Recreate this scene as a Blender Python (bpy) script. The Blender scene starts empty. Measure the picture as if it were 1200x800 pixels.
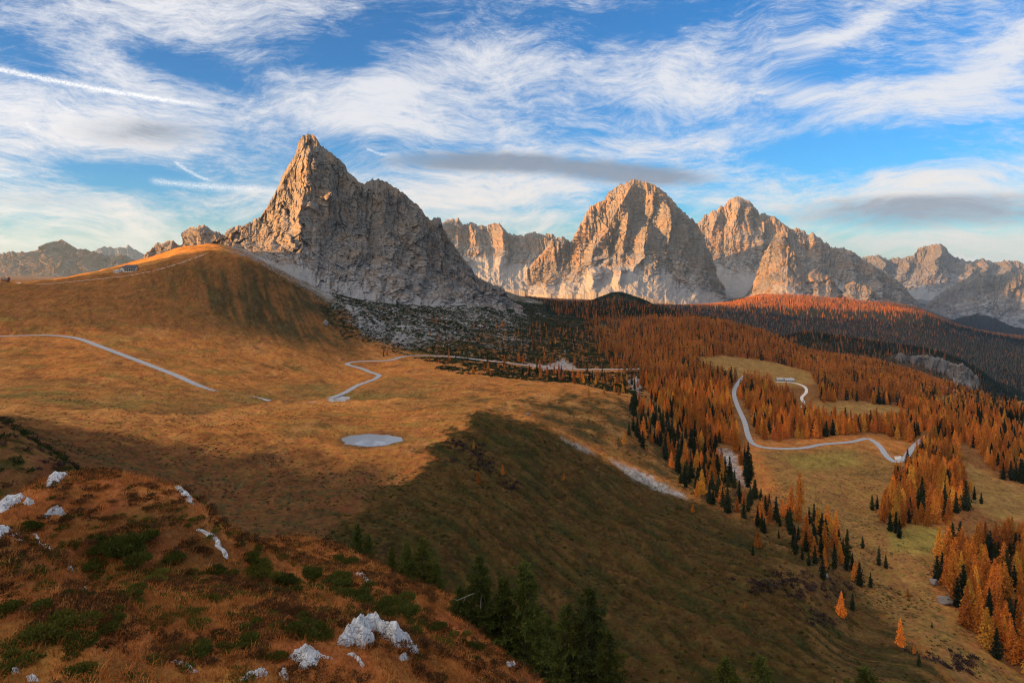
import bpy, math, random
import numpy as np

# ------------------------------------------------------------------ camera, world, sun, exposure
F, CX, HY, CAMZ = 800.0, 600.0, 300.0, 300.0      # picture geometry of the 1200 x 800 photograph
rng = np.random.default_rng(7)
random.seed(7)
scn = bpy.context.scene
col = scn.collection

cam_data = bpy.data.cameras.new('camera')
cam_data.sensor_width = 36.0
cam_data.lens = 24.0
cam_data.shift_y = -100.0 / 1200.0
cam_data.clip_start = 0.5
cam_data.clip_end = 80000.0
cam = bpy.data.objects.new('camera', cam_data)
cam.location = (0, 0, CAMZ)
cam.rotation_euler = (math.radians(90), 0, 0)
col.objects.link(cam)
scn.camera = cam

SUN_TO = np.array([-0.90, -0.435, 0.0])          # horizontal direction towards the sun
SUN_TO /= np.linalg.norm(SUN_TO)
SUN_EL = math.radians(5.0)
sun_data = bpy.data.lights.new('sun', 'SUN')
sun_data.energy = 5.0
sun_data.angle = math.radians(0.6)
sun_data.color = (1.0, 0.49, 0.14)
sun = bpy.data.objects.new('sun', sun_data)
tx, ty = SUN_TO[0] * math.cos(SUN_EL), SUN_TO[1] * math.cos(SUN_EL)
tz = math.sin(SUN_EL)
from mathutils import Vector
sun.rotation_euler = Vector((tx, ty, tz)).to_track_quat('Z', 'Y').to_euler()
sun.location = (-400, -100, 900)
col.objects.link(sun)

scn.view_settings.view_transform = 'Standard'
scn.view_settings.look = 'None'
scn.view_settings.gamma = 1.0
scn.view_settings.use_curve_mapping = False
scn.view_settings.exposure = 2.08
scn.cycles.use_denoising = True
scn.cycles.denoiser = 'OPENIMAGEDENOISE'
scn.cycles.denoising_input_passes = 'RGB_ALBEDO_NORMAL'
scn.cycles.denoising_prefilter = 'NONE'
scn.cycles.pixel_filter_type = 'BLACKMAN_HARRIS'
scn.cycles.filter_width = 1.15
scn.cycles.max_bounces = 5
scn.cycles.diffuse_bounces = 2
scn.cycles.glossy_bounces = 2
scn.cycles.transmission_bounces = 3
scn.cycles.transparent_max_bounces = 6
scn.cycles.volume_bounces = 0
scn.cycles.caustics_reflective = False
scn.cycles.caustics_refractive = False


class NB:
    """small node-tree writer"""
    def __init__(self, nt):
        self.nt = nt
        nt.nodes.clear()

    def n(self, typ, ins=None, **props):
        nd = self.nt.nodes.new(typ)
        for k, v in props.items():
            setattr(nd, k, v)
        for k, v in (ins or {}).items():
            s = nd.inputs[k]
            if isinstance(v, bpy.types.NodeSocket):
                self.nt.links.new(v, s)
            else:
                s.default_value = v
        return nd

    def m(self, op, a, b=0.0, c=0.0, clamp=False):
        nd = self.n('ShaderNodeMath', {0: a, 1: b, 2: c}, operation=op)
        nd.use_clamp = clamp
        return nd.outputs[0]

    def vm(self, op, a, b=(0, 0, 0)):
        return self.n('ShaderNodeVectorMath', {0: a, 1: b}, operation=op).outputs[0]

    def mix(self, fac, a, b, blend='MIX'):
        nd = self.n('ShaderNodeMix', data_type='RGBA', blend_type=blend)
        for i, v in ((0, fac), (6, a), (7, b)):
            s = nd.inputs[i]
            if isinstance(v, bpy.types.NodeSocket):
                self.nt.links.new(v, s)
            else:
                s.default_value = (*v, 1.0) if (i > 0 and len(v) == 3) else v
        return nd.outputs[2]

    def noise(self, vec, scale, detail=4.0, rough=0.55, dist=0.0, typ='FBM'):
        nd = self.n('ShaderNodeTexNoise', {'Vector': vec, 'Scale': scale, 'Detail': detail, 'Roughness': rough, 'Distortion': dist})
        return nd.outputs[0]

    def ramp(self, v, lo, hi, a=0.0, b=1.0, smooth=True):
        nd = self.n('ShaderNodeMapRange', {'Value': v, 'From Min': lo, 'From Max': hi, 'To Min': a, 'To Max': b})
        nd.interpolation_type = 'SMOOTHSTEP' if smooth else 'LINEAR'
        return nd.outputs[0]


world = bpy.data.worlds.new('World')
scn.world = world
world.use_nodes = True


def build_world():
    b = NB(world.node_tree)
    sky = b.n('ShaderNodeTexSky', sky_type='NISHITA')
    sky.sun_disc = False
    sky.sun_elevation = SUN_EL
    sky.sun_rotation = math.atan2(SUN_TO[0], SUN_TO[1])
    sky.altitude = 2300
    sky.air_density = 1.0
    sky.dust_density = 0.6
    sky.ozone_density = 2.0
    g = b.n('ShaderNodeTexCoord').outputs['Generated']
    d = b.vm('NORMALIZE', g)
    sp = b.n('ShaderNodeSeparateXYZ', {0: d})
    x, y, z = sp.outputs
    az = b.m('MULTIPLY', b.m('ARCTAN2', x, y), 57.2958)
    el = b.m('MULTIPLY', b.m('ARCSINE', z), 57.2958)

    def deg(px, py):
        a = math.atan((px - CX) / F)
        return math.degrees(a), math.degrees(math.atan((HY - py) / F * math.cos(a)))

    def blob(px, py, rx, ry, amp, tilt=0.0):
        a0, e0 = deg(px, py)
        kx, ky = rx * 57.3 / F, ry * 57.3 / F
        da, de = b.m('SUBTRACT', az, a0), b.m('SUBTRACT', el, e0)
        t = math.radians(tilt)
        u = b.m('ADD', b.m('MULTIPLY', da, math.cos(t) / kx), b.m('MULTIPLY', de, math.sin(t) / kx))
        v = b.m('ADD', b.m('MULTIPLY', da, -math.sin(t) / ky), b.m('MULTIPLY', de, math.cos(t) / ky))
        r = b.m('ADD', b.m('MULTIPLY', u, u), b.m('MULTIPLY', v, v))
        return b.m('MULTIPLY', b.m('EXPONENT', b.m('MULTIPLY', r, -1.0)), amp)

    def total(lst):
        s = blob(*lst[0])
        for q in lst[1:]:
            s = b.m('ADD', s, blob(*q))
        return s
    vec0 = b.n('ShaderNodeCombineXYZ', {0: az, 1: el, 2: 0.0}).outputs[0]
    # swirl the coordinates, then stretch along the streaks
    w = b.n('ShaderNodeTexNoise', {'Vector': vec0, 'Scale': 0.055, 'Detail': 3.0})
    vecw = b.vm('ADD', vec0, b.vm('MULTIPLY', b.vm('SUBTRACT', w.outputs[1], (0.5, 0.5, 0.5)), (14.0, 9.0, 0)))

    def streak(tilt, sx, sy, scale, detail, rough, off):
        mp = b.n('ShaderNodeMapping', {'Vector': vecw, 'Rotation': (0, 0, math.radians(tilt)), 'Scale': (sx, sy, 1), 'Location': (off, off * .7, off)})
        return b.noise(mp.outputs[0], scale, detail, rough)
    n1 = streak(-14, 0.34, 1.0, 0.22, 8, 0.66, 3.1)
    n2 = streak(16, 0.26, 1.0, 0.46, 8, 0.72, 9.7)
    n3 = streak(9, 0.30, 1.0, 1.5, 6, 0.78, 1.2)
    field = b.m('ADD', b.m('ADD', b.m('MULTIPLY', n1, 0.95), b.m('MULTIPLY', n2, 0.62)), b.m('MULTIPLY', n3, 0.50))
    n4 = streak(-6, 0.22, 1.0, 3.4, 4, 0.75, 5.5)
    field = b.m('ADD', field, b.m('MULTIPLY', b.m('SUBTRACT', n4, 0.5), 0.30))
    place = total([
        (120, 40, 150, 45, 0.26, 12), (0, 60, 60, 22, -0.30, 0), (215, 78, 85, 22, -0.34, -14), (520, 85, 170, 35, 0.24, 14),
        (410, 55, 60, 30, -0.22, 30), (330, 125, 170, 30, 0.22, 6), (150, 205, 90, 18, -0.30, 0), (60, 150, 160, 28, 0.16, 0),
        (100, 245, 220, 28, 0.20, 0), (270, 250, 110, 22, -0.20, 0), (700, 30, 150, 34, -0.20, 0), (820, 105, 150, 30, 0.17, -8), (1010, 75, 120, 26, -0.10, 0), (900, 40, 180, 22, 0.12, 10),
        (1190, 50, 55, 22, 0.34, 25), (1020, 110, 160, 16, 0.22, -4), (640, 130, 240, 30, -0.05, 0), (760, 175, 200, 17, 0.22, 4),
        (980, 165, 170, 16, -0.12, -6), (1130, 205, 170, 22, 0.20, 3), (880, 240, 200, 14, 0.08, 0), (1010, 185, 150, 12, -0.2, -4), (1000, 262, 240, 10, -0.16, 0), (330, 265, 160, 10, -0.12, 0), (700, 245, 160, 9, -0.14, 0), (500, 150, 90, 15, 0.2, 0), (1010, 30, 70, 10, 0.24, 22),
        (560, 225, 190, 20, 0.26, 2)])
    # thin veil grows towards the horizon
    veil = b.ramp(el, 7.0, 0.0, 0.0, 0.12)
    cover = b.m('ADD', b.m('ADD', b.m('ADD', field, place), veil), b.ramp(el, 22.0, 45.0, 0.0, 0.40))  # extra cloud above the view, added to whiten the fill light
    mask = b.ramp(cover, 0.89, 1.40, 0.0, 0.95)
    # denser grey banks
    bank = total([(560, 190, 110, 13, 1.0, 0), (730, 203, 95, 13, 1.15, -5), (175, 155, 75, 18, 0.62, 4), (1110, 250, 170, 17, 0.75, -1), (640, 165, 110, 8, -0.4, -8),
                  (1080, 235, 90, 9, 0.4, 0), (30, 235, 80, 10, 0.4, 0), (620, 262, 150, 8, 0.25, 0)])
    bt = b.m('ADD', b.m('MULTIPLY', n2, 1.5), b.m('MULTIPLY', n3, 1.2))
    bm = b.ramp(b.m('MULTIPLY', bank, b.m('SUBTRACT', bt, 0.50)), 0.14, 0.8, 0.0, 0.9)

    # contrails: soft segments with broken texture
    tex = b.ramp(b.noise(vec0, 6.5, 3, 0.7), 0.30, 0.62, 0.35, 1.0)
    wobn = b.m('SUBTRACT', b.noise(vec0, 2.2, 2), 0.5)

    def trail(p0, p1, wd, amp):
        (a0, e0), (a1, e1) = deg(*p0), deg(*p1)
        L = math.hypot(a1 - a0, e1 - e0)
        ux, uy = (a1 - a0) / L, (e1 - e0) / L
        da, de = b.m('SUBTRACT', az, a0), b.m('SUBTRACT', el, e0)
        s = b.m('ADD', b.m('MULTIPLY', da, ux / L), b.m('MULTIPLY', de, uy / L))
        t = b.m('ADD', b.m('MULTIPLY', da, -uy), b.m('MULTIPLY', de, ux))
        t = b.m('ADD', t, b.m('MULTIPLY', b.m('MULTIPLY', s, b.m('SUBTRACT', 1.0, s)), 0.55))
        wob = b.m('MULTIPLY', wobn, wd * 1.4)
        t = b.m('DIVIDE', b.m('ADD', t, wob), wd)
        prof = b.m('EXPONENT', b.m('MULTIPLY', b.m('MULTIPLY', t, t), -1.0))
        ends = b.m('MULTIPLY', b.ramp(s, -0.06, 0.05), b.ramp(s, 1.04, 0.72))
        return b.m('MULTIPLY', b.m('MULTIPLY', prof, ends), b.m('MULTIPLY', tex, amp))
    tr = trail((-60, 68), (258, 126), 0.17, 0.95)
    for q in [((430, 0 + 166), (460, 178), 0.10, 0.0), ((205, 190), (252, 214), 0.12, 0.55), ((66, 119), (92, 132), 0.10, 0.5), ((180, 212), (330, 222), 0.22, 0.55),
              ((-60, 196), (30, 206), 0.13, 0.5), ((30, 144), (46, 152), 0.10, 0.5), ((430, 174), (458, 182), 0.1, 0.5)]:
        if q[3] > 0:
            tr = b.m('ADD', tr, trail(*q))
    blue = b.mix(1.0, sky.outputs[0], (0.25, 0.80, 1.24), 'MULTIPLY')
    # cloud brightness comes from the low sun: warmer and brighter low down
    warm = b.ramp(el, 13.0, 0.5)
    white = b.mix(warm, (3.9, 3.95, 4.15), (4.5, 4.1, 3.75))
    grey = b.mix(warm, (0.95, 1.25, 1.75), (1.3, 1.55, 2.0))
    # forward-scatter glow towards the sun, out of view, boosted to light the shaded ground
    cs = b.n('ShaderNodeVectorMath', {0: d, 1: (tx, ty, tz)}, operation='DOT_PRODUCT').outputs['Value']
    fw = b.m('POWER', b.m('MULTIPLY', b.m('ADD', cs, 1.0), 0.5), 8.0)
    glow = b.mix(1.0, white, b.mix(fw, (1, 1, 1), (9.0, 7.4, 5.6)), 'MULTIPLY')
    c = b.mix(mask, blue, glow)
    c = b.mix(bm, c, grey)
    c = b.mix(b.m('MINIMUM', tr, 1.0), c, (5.4, 5.3, 5.2))
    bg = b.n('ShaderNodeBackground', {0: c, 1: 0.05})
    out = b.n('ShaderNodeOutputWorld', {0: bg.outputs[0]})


build_world()
world.cycles.sampling_method = 'NONE'


# ------------------------------------------------------------------ numpy noise
def _hash(ix, iy, iz, seed):
    h = (ix.astype(np.int64) * 374761393 + iy.astype(np.int64) * 668265263 + iz.astype(np.int64) * 2147483647 + seed * 1274126177) & 0xFFFFFFFF
    h = ((h ^ (h >> 13)) * 1274126177) & 0xFFFFFFFF
    return (h ^ (h >> 16)) & 0xFFFFFFFF


def vnoise(x, y, z=None, seed=0):
    """gradient-like value noise in about -1..1"""
    if z is None:
        xi, yi = np.floor(x), np.floor(y)
        xf, yf = x - xi, y - yi
        u, v = xf * xf * xf * (xf * (xf * 6 - 15) + 10), yf * yf * yf * (yf * (yf * 6 - 15) + 10)
        zero = np.zeros_like(xi)

        def g(a, c):
            h = _hash(xi + a, yi + c, zero, seed)
            an = h * (2 * math.pi / 4294967296.0)
            return np.cos(an) * (xf - a) + np.sin(an) * (yf - c)
        n0 = g(0, 0) + u * (g(1, 0) - g(0, 0))
        n1 = g(0, 1) + u * (g(1, 1) - g(0, 1))
        return (n0 + v * (n1 - n0)) * 1.5
    xi, yi, zi = np.floor(x), np.floor(y), np.floor(z)
    xf, yf, zf = x - xi, y - yi, z - zi
    u, v, w = [t * t * t * (t * (t * 6 - 15) + 10) for t in (xf, yf, zf)]

    def g(a, c, e):
        h = _hash(xi + a, yi + c, zi + e, seed)
        an = (h & 0xFFFF) * (2 * math.pi / 65536.0)
        cz = ((h >> 16) & 0xFFFF) / 32767.5 - 1
        r = np.sqrt(np.maximum(0, 1 - cz * cz))
        return np.cos(an) * r * (xf - a) + np.sin(an) * r * (yf - c) + cz * (zf - e)
    r = []
    for e in (0, 1):
        n0 = g(0, 0, e); n0 = n0 + u * (g(1, 0, e) - n0)
        n1 = g(0, 1, e); n1 = n1 + u * (g(1, 1, e) - n1)
        r.append(n0 + v * (n1 - n0))
    return (r[0] + w * (r[1] - r[0])) * 1.4


def fbm(x, y, z=None, octs=4, gain=0.5, lac=2.03, seed=0, ridged=False):
    s, a, t = 0.0, 1.0, 0.0
    for k in range(octs):
        n = vnoise(x, y, z, seed + 17 * k)
        if ridged:
            n = 1 - 2 * np.abs(n)
        s = s + a * n
        t += a
        a *= gain
        x, y = x * lac + 3.7, y * lac - 1.3
        if z is not None:
            z = z * lac + 2.1
    return s / t


def facets(x, y, seed=0, sharp=1.0):
    """broken planes: every cell of a scattered mosaic is its own tilted face"""
    xi, yi = np.floor(x), np.floor(y)
    best = np.full(x.shape, 1e9)
    out = np.zeros(x.shape)
    zero = np.zeros_like(xi)
    for dx in (-1, 0, 1):
        for dy in (-1, 0, 1):
            cx, cy = xi + dx, yi + dy
            h = _hash(cx, cy, zero, seed)
            fx = cx + (h & 0x3FF) / 1023.0
            fy = cy + ((h >> 10) & 0x3FF) / 1023.0
            h2 = _hash(cx, cy, zero + 1, seed)
            ht = (h2 & 0x3FF) / 511.5 - 1
            gx = ((h2 >> 10) & 0x3FF) / 511.5 - 1
            gy = ((h2 >> 20) & 0x3FF) / 511.5 - 1
            d = np.abs(x - fx) ** 1.5 + np.abs(y - fy) ** 1.5
            k = d < best
            best = np.where(k, d, best)
            out = np.where(k, 0.45 * ht + sharp * (1.1 * gx * (x - fx) + 0.6 * gy * (y - fy)), out)
    return out


def sstep(a, b, x):
    t = np.clip((x - a) / (b - a), 0, 1)
    return t * t * (3 - 2 * t)


def pchip_slopes(X, Y):
    h = np.diff(X, axis=-1)
    dl = np.diff(Y, axis=-1) / h
    m = np.zeros_like(Y)
    a, c = dl[..., :-1], dl[..., 1:]
    w1, w2 = 2 * h[..., 1:] + h[..., :-1], h[..., 1:] + 2 * h[..., :-1]
    ok = a * c > 0
    with np.errstate(divide='ignore', invalid='ignore'):
        m[..., 1:-1] = np.where(ok, (w1 + w2) / (w1 / np.where(ok, a, 1) + w2 / np.where(ok, c, 1)), 0)
    m[..., 0], m[..., -1] = dl[..., 0], dl[..., -1]
    return m


def pchip1(xk, yk, x):
    xk, yk = np.asarray(xk, float), np.asarray(yk, float)
    m = pchip_slopes(xk, yk)
    i = np.clip(np.searchsorted(xk, x) - 1, 0, len(xk) - 2)
    h = xk[i + 1] - xk[i]
    t = np.clip((x - xk[i]) / h, 0, 1)
    t2, t3 = t * t, t * t * t
    return (2 * t3 - 3 * t2 + 1) * yk[i] + (t3 - 2 * t2 + t) * h * m[i] + (-2 * t3 + 3 * t2) * yk[i + 1] + (t3 - t2) * h * m[i + 1]


# ------------------------------------------------------------------ mesh helpers
def new_mesh(name, verts, faces4=None, faces3=None, smooth=True, mat_index=None):
    me = bpy.data.meshes.new(name)
    verts = np.ascontiguousarray(verts, dtype=np.float32).reshape(-1, 3)
    me.vertices.add(len(verts))
    me.vertices.foreach_set('co', verts.ravel())
    parts, starts, k = [], [], 0
    for f, n in ((faces4, 4), (faces3, 3)):
        if f is not None and len(f):
            f = np.asarray(f, dtype=np.int32).reshape(-1, n)
            parts.append(f.ravel())
            starts.append(k + np.arange(len(f), dtype=np.int32) * n)
            k += f.size
    loops, starts = np.concatenate(parts), np.concatenate(starts)
    me.loops.add(len(loops))
    me.loops.foreach_set('vertex_index', loops)
    me.polygons.add(len(starts))
    me.polygons.foreach_set('loop_start', starts)
    me.update(calc_edges=True)
    me.polygons.foreach_set('use_smooth', np.full(len(starts), smooth, dtype=bool))
    if mat_index is not None:
        me.polygons.foreach_set('material_index', np.asarray(mat_index, dtype=np.int32))
    me.validate()
    return me


def grid_faces(R, C):
    i = np.arange((R - 1) * C).reshape(R - 1, C)[:, :-1].ravel()
    return np.stack([i, i + 1, i + C + 1, i + C], 1)


def attr_color(me, name, rgb):
    rgb = np.asarray(rgb, dtype=np.float32).reshape(-1, 3)
    a = me.color_attributes.new(name, 'FLOAT_COLOR', 'POINT')
    a.data.foreach_set('color', np.concatenate([rgb, np.ones((len(rgb), 1), np.float32)], 1).ravel())


def attr_float(me, name, v):
    a = me.attributes.new(name, 'FLOAT', 'POINT')
    a.data.foreach_set('value', np.ascontiguousarray(v, dtype=np.float32).ravel())


def link(name, me, mat=None, parent=None, label=None, cat=None, group=None, kind=None, loc=None):
    o = bpy.data.objects.new(name, me)
    col.objects.link(o)
    if mat is not None and me is not None:
        if len(me.materials) == 0:
            for q in (mat if isinstance(mat, (list, tuple)) else [mat]):
                me.materials.append(q)
    if parent is not None:
        o.parent = parent
    if loc is not None:
        o.location = loc
    for k, v in (('label', label), ('category', cat), ('group', group), ('kind', kind)):
        if v:
            o[k] = v
    return o


def P(px, py, d):
    return np.array([(px - CX) / F * d, d, CAMZ + (HY - py) / F * d])


def in_poly(px, py, poly):
    inside = np.zeros(np.shape(px), bool)
    n = len(poly)
    for i in range(n):
        (x0, y0), (x1, y1) = poly[i], poly[(i + 1) % n]
        if y0 == y1:
            continue
        c = ((y0 > py) != (y1 > py)) & (px < (x1 - x0) * (py - y0) / (y1 - y0) + x0)
        inside ^= c
    return inside


def poly_dist(px, py, poly, closed=True):
    """distance in the units of the coordinates to the outline of poly"""
    best = np.full(np.shape(px), 1e18)
    n = len(poly)
    for i in range(n if closed else n - 1):
        (x0, y0), (x1, y1) = poly[i], poly[(i + 1) % n]
        dx, dy = x1 - x0, y1 - y0
        t = np.clip(((px - x0) * dx + (py - y0) * dy) / (dx * dx + dy * dy + 1e-12), 0, 1)
        best = np.minimum(best, (px - x0 - t * dx) ** 2 + (py - y0 - t * dy) ** 2)
    return np.sqrt(best)


def soft_poly(px, py, poly, w):
    """1 inside, 0 outside, soft over w on either side"""
    s = np.where(in_poly(px, py, poly), 1.0, -1.0) * poly_dist(px, py, poly)
    return sstep(-w, w, s)


# ------------------------------------------------------------------ the terrain: lines across the land, (picture x, picture y, distance)
LINES = [
    [(-300, 930, 5), (600, 950, 5), (1200, 1060, 5), (1500, 1100, 5)],
    [(-300, 830, 19), (0, 822, 20), (300, 820, 22), (450, 815, 24), (600, 840, 28), (700, 900, 32), (900, 1000, 36), (1200, 1150, 38), (1500, 1200, 38)],
    [(-300, 700, 24), (0, 690, 26), (150, 712, 27), (300, 722, 29), (430, 748, 29), (520, 765, 34), (600, 812, 40), (700, 905, 45), (900, 1000, 50), (1200, 1100, 50), (1500, 1150, 50)],
    [(-300, 640, 31), (0, 617, 31), (40, 640, 31), (80, 668, 31), (110, 692, 31), (150, 690, 31.5), (250, 692, 34), (330, 702, 36), (430, 724, 36), (520, 750, 41), (600, 800, 46), (700, 895, 52), (900, 990, 58), (1200, 1085, 58), (1500, 1130, 58)],
    [(-300, 652, 35), (0, 634, 35), (40, 656, 35), (80, 682, 35), (110, 696, 35), (150, 676, 36), (250, 672, 39), (330, 690, 41), (430, 706, 42), (520, 738, 47), (600, 790, 51), (700, 885, 57), (900, 985, 63), (1200, 1070, 63), (1500, 1115, 63)],
    [(-300, 600, 40), (0, 588, 42), (60, 556, 45), (110, 549, 47), (200, 570, 47), (270, 622, 46), (330, 655, 47), (400, 674, 50), (450, 687, 52), (520, 722, 54), (600, 775, 56), (640, 803, 58), (700, 870, 62), (900, 980, 70), (1200, 1050, 70), (1500, 1100, 70)],
    [(-300, 640, 80), (0, 640, 80), (110, 660, 80), (200, 672, 78), (250, 654, 77), (322, 634, 80), (350, 630, 82), (413, 650, 85), (485, 682, 90), (523, 694, 90), (560, 735, 88), (600, 790, 86), (650, 850, 86), (700, 880, 90), (900, 950, 100), (1200, 1000, 110), (1500, 1050, 110)],
    [(-300, 430, 140), (0, 494, 125), (40, 518, 122), (80, 543, 120), (110, 572, 120), (200, 650, 130), (330, 720, 140), (450, 760, 145), (560, 830, 150), (700, 870, 160), (900, 900, 170), (1200, 930, 180), (1500, 950, 180)],
    [(-300, 520, 220), (0, 540, 220), (110, 590, 230), (200, 615, 250), (300, 640, 265), (400, 668, 255), (500, 722, 235), (600, 790, 230), (700, 830, 225), (800, 832, 230), (900, 828, 235), (1000, 812, 245), (1100, 803, 260), (1200, 802, 285), (1500, 800, 300)],
    [(-300, 490, 330), (0, 505, 320), (110, 545, 320), (200, 570, 330), (300, 590, 330), (400, 583, 350), (470, 585, 350), (560, 622, 330), (650, 680, 310), (750, 710, 305), (850, 715, 305), (950, 710, 315), (1000, 700, 345), (1050, 685, 365), (1100, 680, 370), (1200, 690, 370), (1500, 700, 380)],
    [(-300, 470, 440), (0, 478, 440), (110, 485, 440), (250, 500, 445), (436, 515, 455), (500, 516, 452), (550, 532, 430), (600, 562, 410), (650, 595, 395), (750, 622, 390), (850, 635, 385), (900, 625, 405), (950, 605, 440), (1000, 600, 470), (1100, 605, 470), (1200, 610, 470), (1500, 620, 480)],
    [(-300, 455, 510), (0, 455, 520), (110, 462, 525), (250, 478, 530), (350, 480, 540), (436, 486, 540), (500, 480, 545), (560, 485, 520), (620, 502, 500), (700, 540, 480), (780, 566, 480), (850, 577, 480), (900, 572, 500), (950, 560, 540), (1000, 552, 570), (1100, 560, 560), (1200, 570, 560), (1500, 580, 570)],
    [(-300, 420, 600), (0, 425, 600), (110, 430, 600), (250, 456, 610), (330, 470, 640), (400, 464, 680), (470, 454, 680), (560, 455, 660), (640, 462, 640), (700, 470, 620), (760, 490, 610), (800, 517, 620), (850, 540, 600), (900, 530, 630), (1000, 522, 660), (1060, 530, 650), (1100, 525, 660), (1200, 525, 680), (1500, 530, 700)],
    [(-300, 385, 680), (0, 392, 680), (110, 398, 690), (250, 424, 720), (330, 436, 760), (400, 436, 820), (470, 427, 860), (560, 432, 850), (640, 442, 830), (700, 452, 800), (760, 464, 790), (850, 478, 800), (900, 478, 820), (1000, 482, 840), (1100, 490, 840), (1200, 492, 860), (1500, 500, 880)],
    [(-300, 345, 760), (0, 350, 770), (110, 354, 780), (250, 372, 830), (330, 394, 870), (400, 405, 930), (470, 415, 980), (560, 419, 1020), (640, 428, 1010), (700, 432, 1010), (760, 430, 1020), (850, 440, 1000), (930, 446, 1000), (1000, 450, 1020), (1100, 464, 1020), (1200, 472, 1050), (1500, 482, 1080)],
    [(-300, 320, 850), (0, 331, 860), (60, 329, 860), (110, 323, 870), (148, 318, 880), (190, 308, 890), (220, 299, 900), (250, 295, 905), (275, 298, 915), (295, 305, 935), (330, 325, 985), (400, 358, 1080), (470, 374, 1150), (560, 387, 1250), (640, 396, 1300), (720, 400, 1350), (800, 402, 1350), (870, 414, 1350), (950, 424, 1360), (1019, 432, 1350), (1100, 452, 1300), (1200, 476, 1300), (1500, 490, 1350)],
    [(-300, 325, 1100), (0, 332, 1100), (60, 328, 1100), (110, 318, 1120), (148, 311, 1130), (190, 300, 1140), (220, 291, 1150), (250, 288, 1150), (270, 291, 1170), (290, 299, 1190), (330, 316, 1220), (400, 343, 1280), (470, 352, 1380), (560, 360, 1500), (640, 374, 1650), (720, 377, 1700), (800, 378, 1700), (884, 391, 1650), (952, 418, 1550), (1019, 427, 1500), (1070, 444, 1480), (1137, 467, 1450), (1200, 486, 1420), (1500, 520, 1420)],
    [(-300, 335, 1800), (0, 338, 1800), (110, 335, 1800), (250, 315, 1800), (330, 310, 1800), (400, 330, 1800), (470, 345, 1800), (560, 350, 1900), (640, 360, 2050), (720, 362, 2050), (800, 372, 2050), (884, 402, 2000), (952, 435, 1900), (1019, 445, 1880), (1100, 470, 1850), (1200, 505, 1850), (1500, 540, 1850)],
    [(-300, 332, 2600), (0, 334, 2600), (250, 330, 2500), (400, 335, 2500), (560, 340, 2500), (600, 347, 2500), (650, 356, 2500), (680, 355, 2450), (705, 348, 2400), (722, 343, 2400), (738, 346, 2400), (765, 357, 2450), (800, 370, 2500), (850, 382, 2500), (911, 398, 2350), (945, 393, 2300), (1002, 400, 2250), (1070, 409, 2250), (1120, 423, 2250), (1151, 440, 2250), (1200, 478, 2250), (1500, 520, 2300)],
    [(-300, 331, 3300), (560, 345, 3200), (720, 366, 3200), (850, 388, 3200), (950, 410, 3200), (1050, 425, 3200), (1150, 445, 3200), (1200, 455, 3200), (1500, 480, 3200)],
    [(-300, 326, 4500), (560, 336, 4500), (640, 354, 4500), (720, 358, 4500), (800, 362, 4500), (850, 362, 4500), (900, 364, 4600), (1000, 366, 4600), (1070, 370, 4600), (1130, 387, 4500), (1200, 402, 4400), (1500, 430, 4400)],
    [(-300, 322, 7000), (500, 340, 6500), (560, 346, 6500), (640, 352, 6500), (720, 355, 6500), (800, 360, 6500), (850, 356, 6800), (900, 345, 6800), (1000, 352, 6800), (1070, 362, 6600), (1130, 386, 6500), (1200, 396, 6500), (1500, 410, 6500)],
    [(-300, 318, 12000), (560, 322, 12000), (1000, 350, 12000), (1200, 375, 12000), (1500, 380, 12000)],
    [(-300, 312, 34000), (560, 312, 34000), (1500, 315, 34000)],
]
PXG = np.concatenate([np.arange(-300, -20, 12.0), np.arange(-20, 1220, 2.5), np.arange(1220, 1501, 12.0)])
DG = np.concatenate([np.geomspace(a, c, n, endpoint=False) for a, c, n in
                     ((5, 17, 30), (17, 60, 330), (60, 100, 90), (100, 235, 60), (235, 760, 400), (760, 1400, 190), (1400, 2700, 110), (2700, 7000, 70), (7000, 34000, 25))] + [[34000]])
NC, NR = len(PXG), len(DG)
LD = np.log(DG)


def build_base():
    K = len(LINES)
    pyk, ldk = np.zeros((NC, K)), np.zeros((NC, K))
    for k, ln in enumerate(LINES):
        a = np.array(ln, float)
        pyk[:, k] = pchip1(a[:, 0], a[:, 1], PXG)
        ldk[:, k] = pchip1(a[:, 0], np.log(a[:, 2]), PXG)
    m = pchip_slopes(ldk, pyk)
    out = np.zeros((NR, NC))
    for c in range(NC):
        i = np.clip(np.searchsorted(ldk[c], LD) - 1, 0, K - 2)
        h = ldk[c, i + 1] - ldk[c, i]
        t = np.clip((LD - ldk[c, i]) / h, 0, 1)
        t2, t3 = t * t, t ** 3
        out[:, c] = (2 * t3 - 3 * t2 + 1) * pyk[c, i] + (t3 - 2 * t2 + t) * h * m[c, i] + (-2 * t3 + 3 * t2) * pyk[c, i + 1] + (t3 - t2) * h * m[c, i + 1]
    return out


PY0 = build_base()
GX = (PXG[None, :] - CX) / F * DG[:, None]
GY = np.repeat(DG[:, None], NC, 1)
GZ = CAMZ + (HY - PY0) / F * GY
PXX = np.repeat(PXG[None, :], NR, 0)
# natural relief; each band stays below a few pixels and fades where the grid is too coarse for it
CELL = np.maximum(GY * 2.3 / F, np.gradient(DG)[:, None])
for wl, amp, sd, frac in ((420, 13, 1, 0.004), (150, 5.0, 2, 0.0045), (55, 3.4, 3, 0.0065), (20, 1.5, 4, 0.006), (7, 0.55, 5, 0.011), (2.6, 0.24, 6, 0.008), (1.0, 0.08, 8, 0.004)):
    a = np.minimum(amp, frac * GY) * sstep(0.7, 0.3, CELL / wl)
    if a.max() > 0:
        GZ += a * fbm(GX / wl, GY / wl, octs=2, seed=sd)
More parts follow.
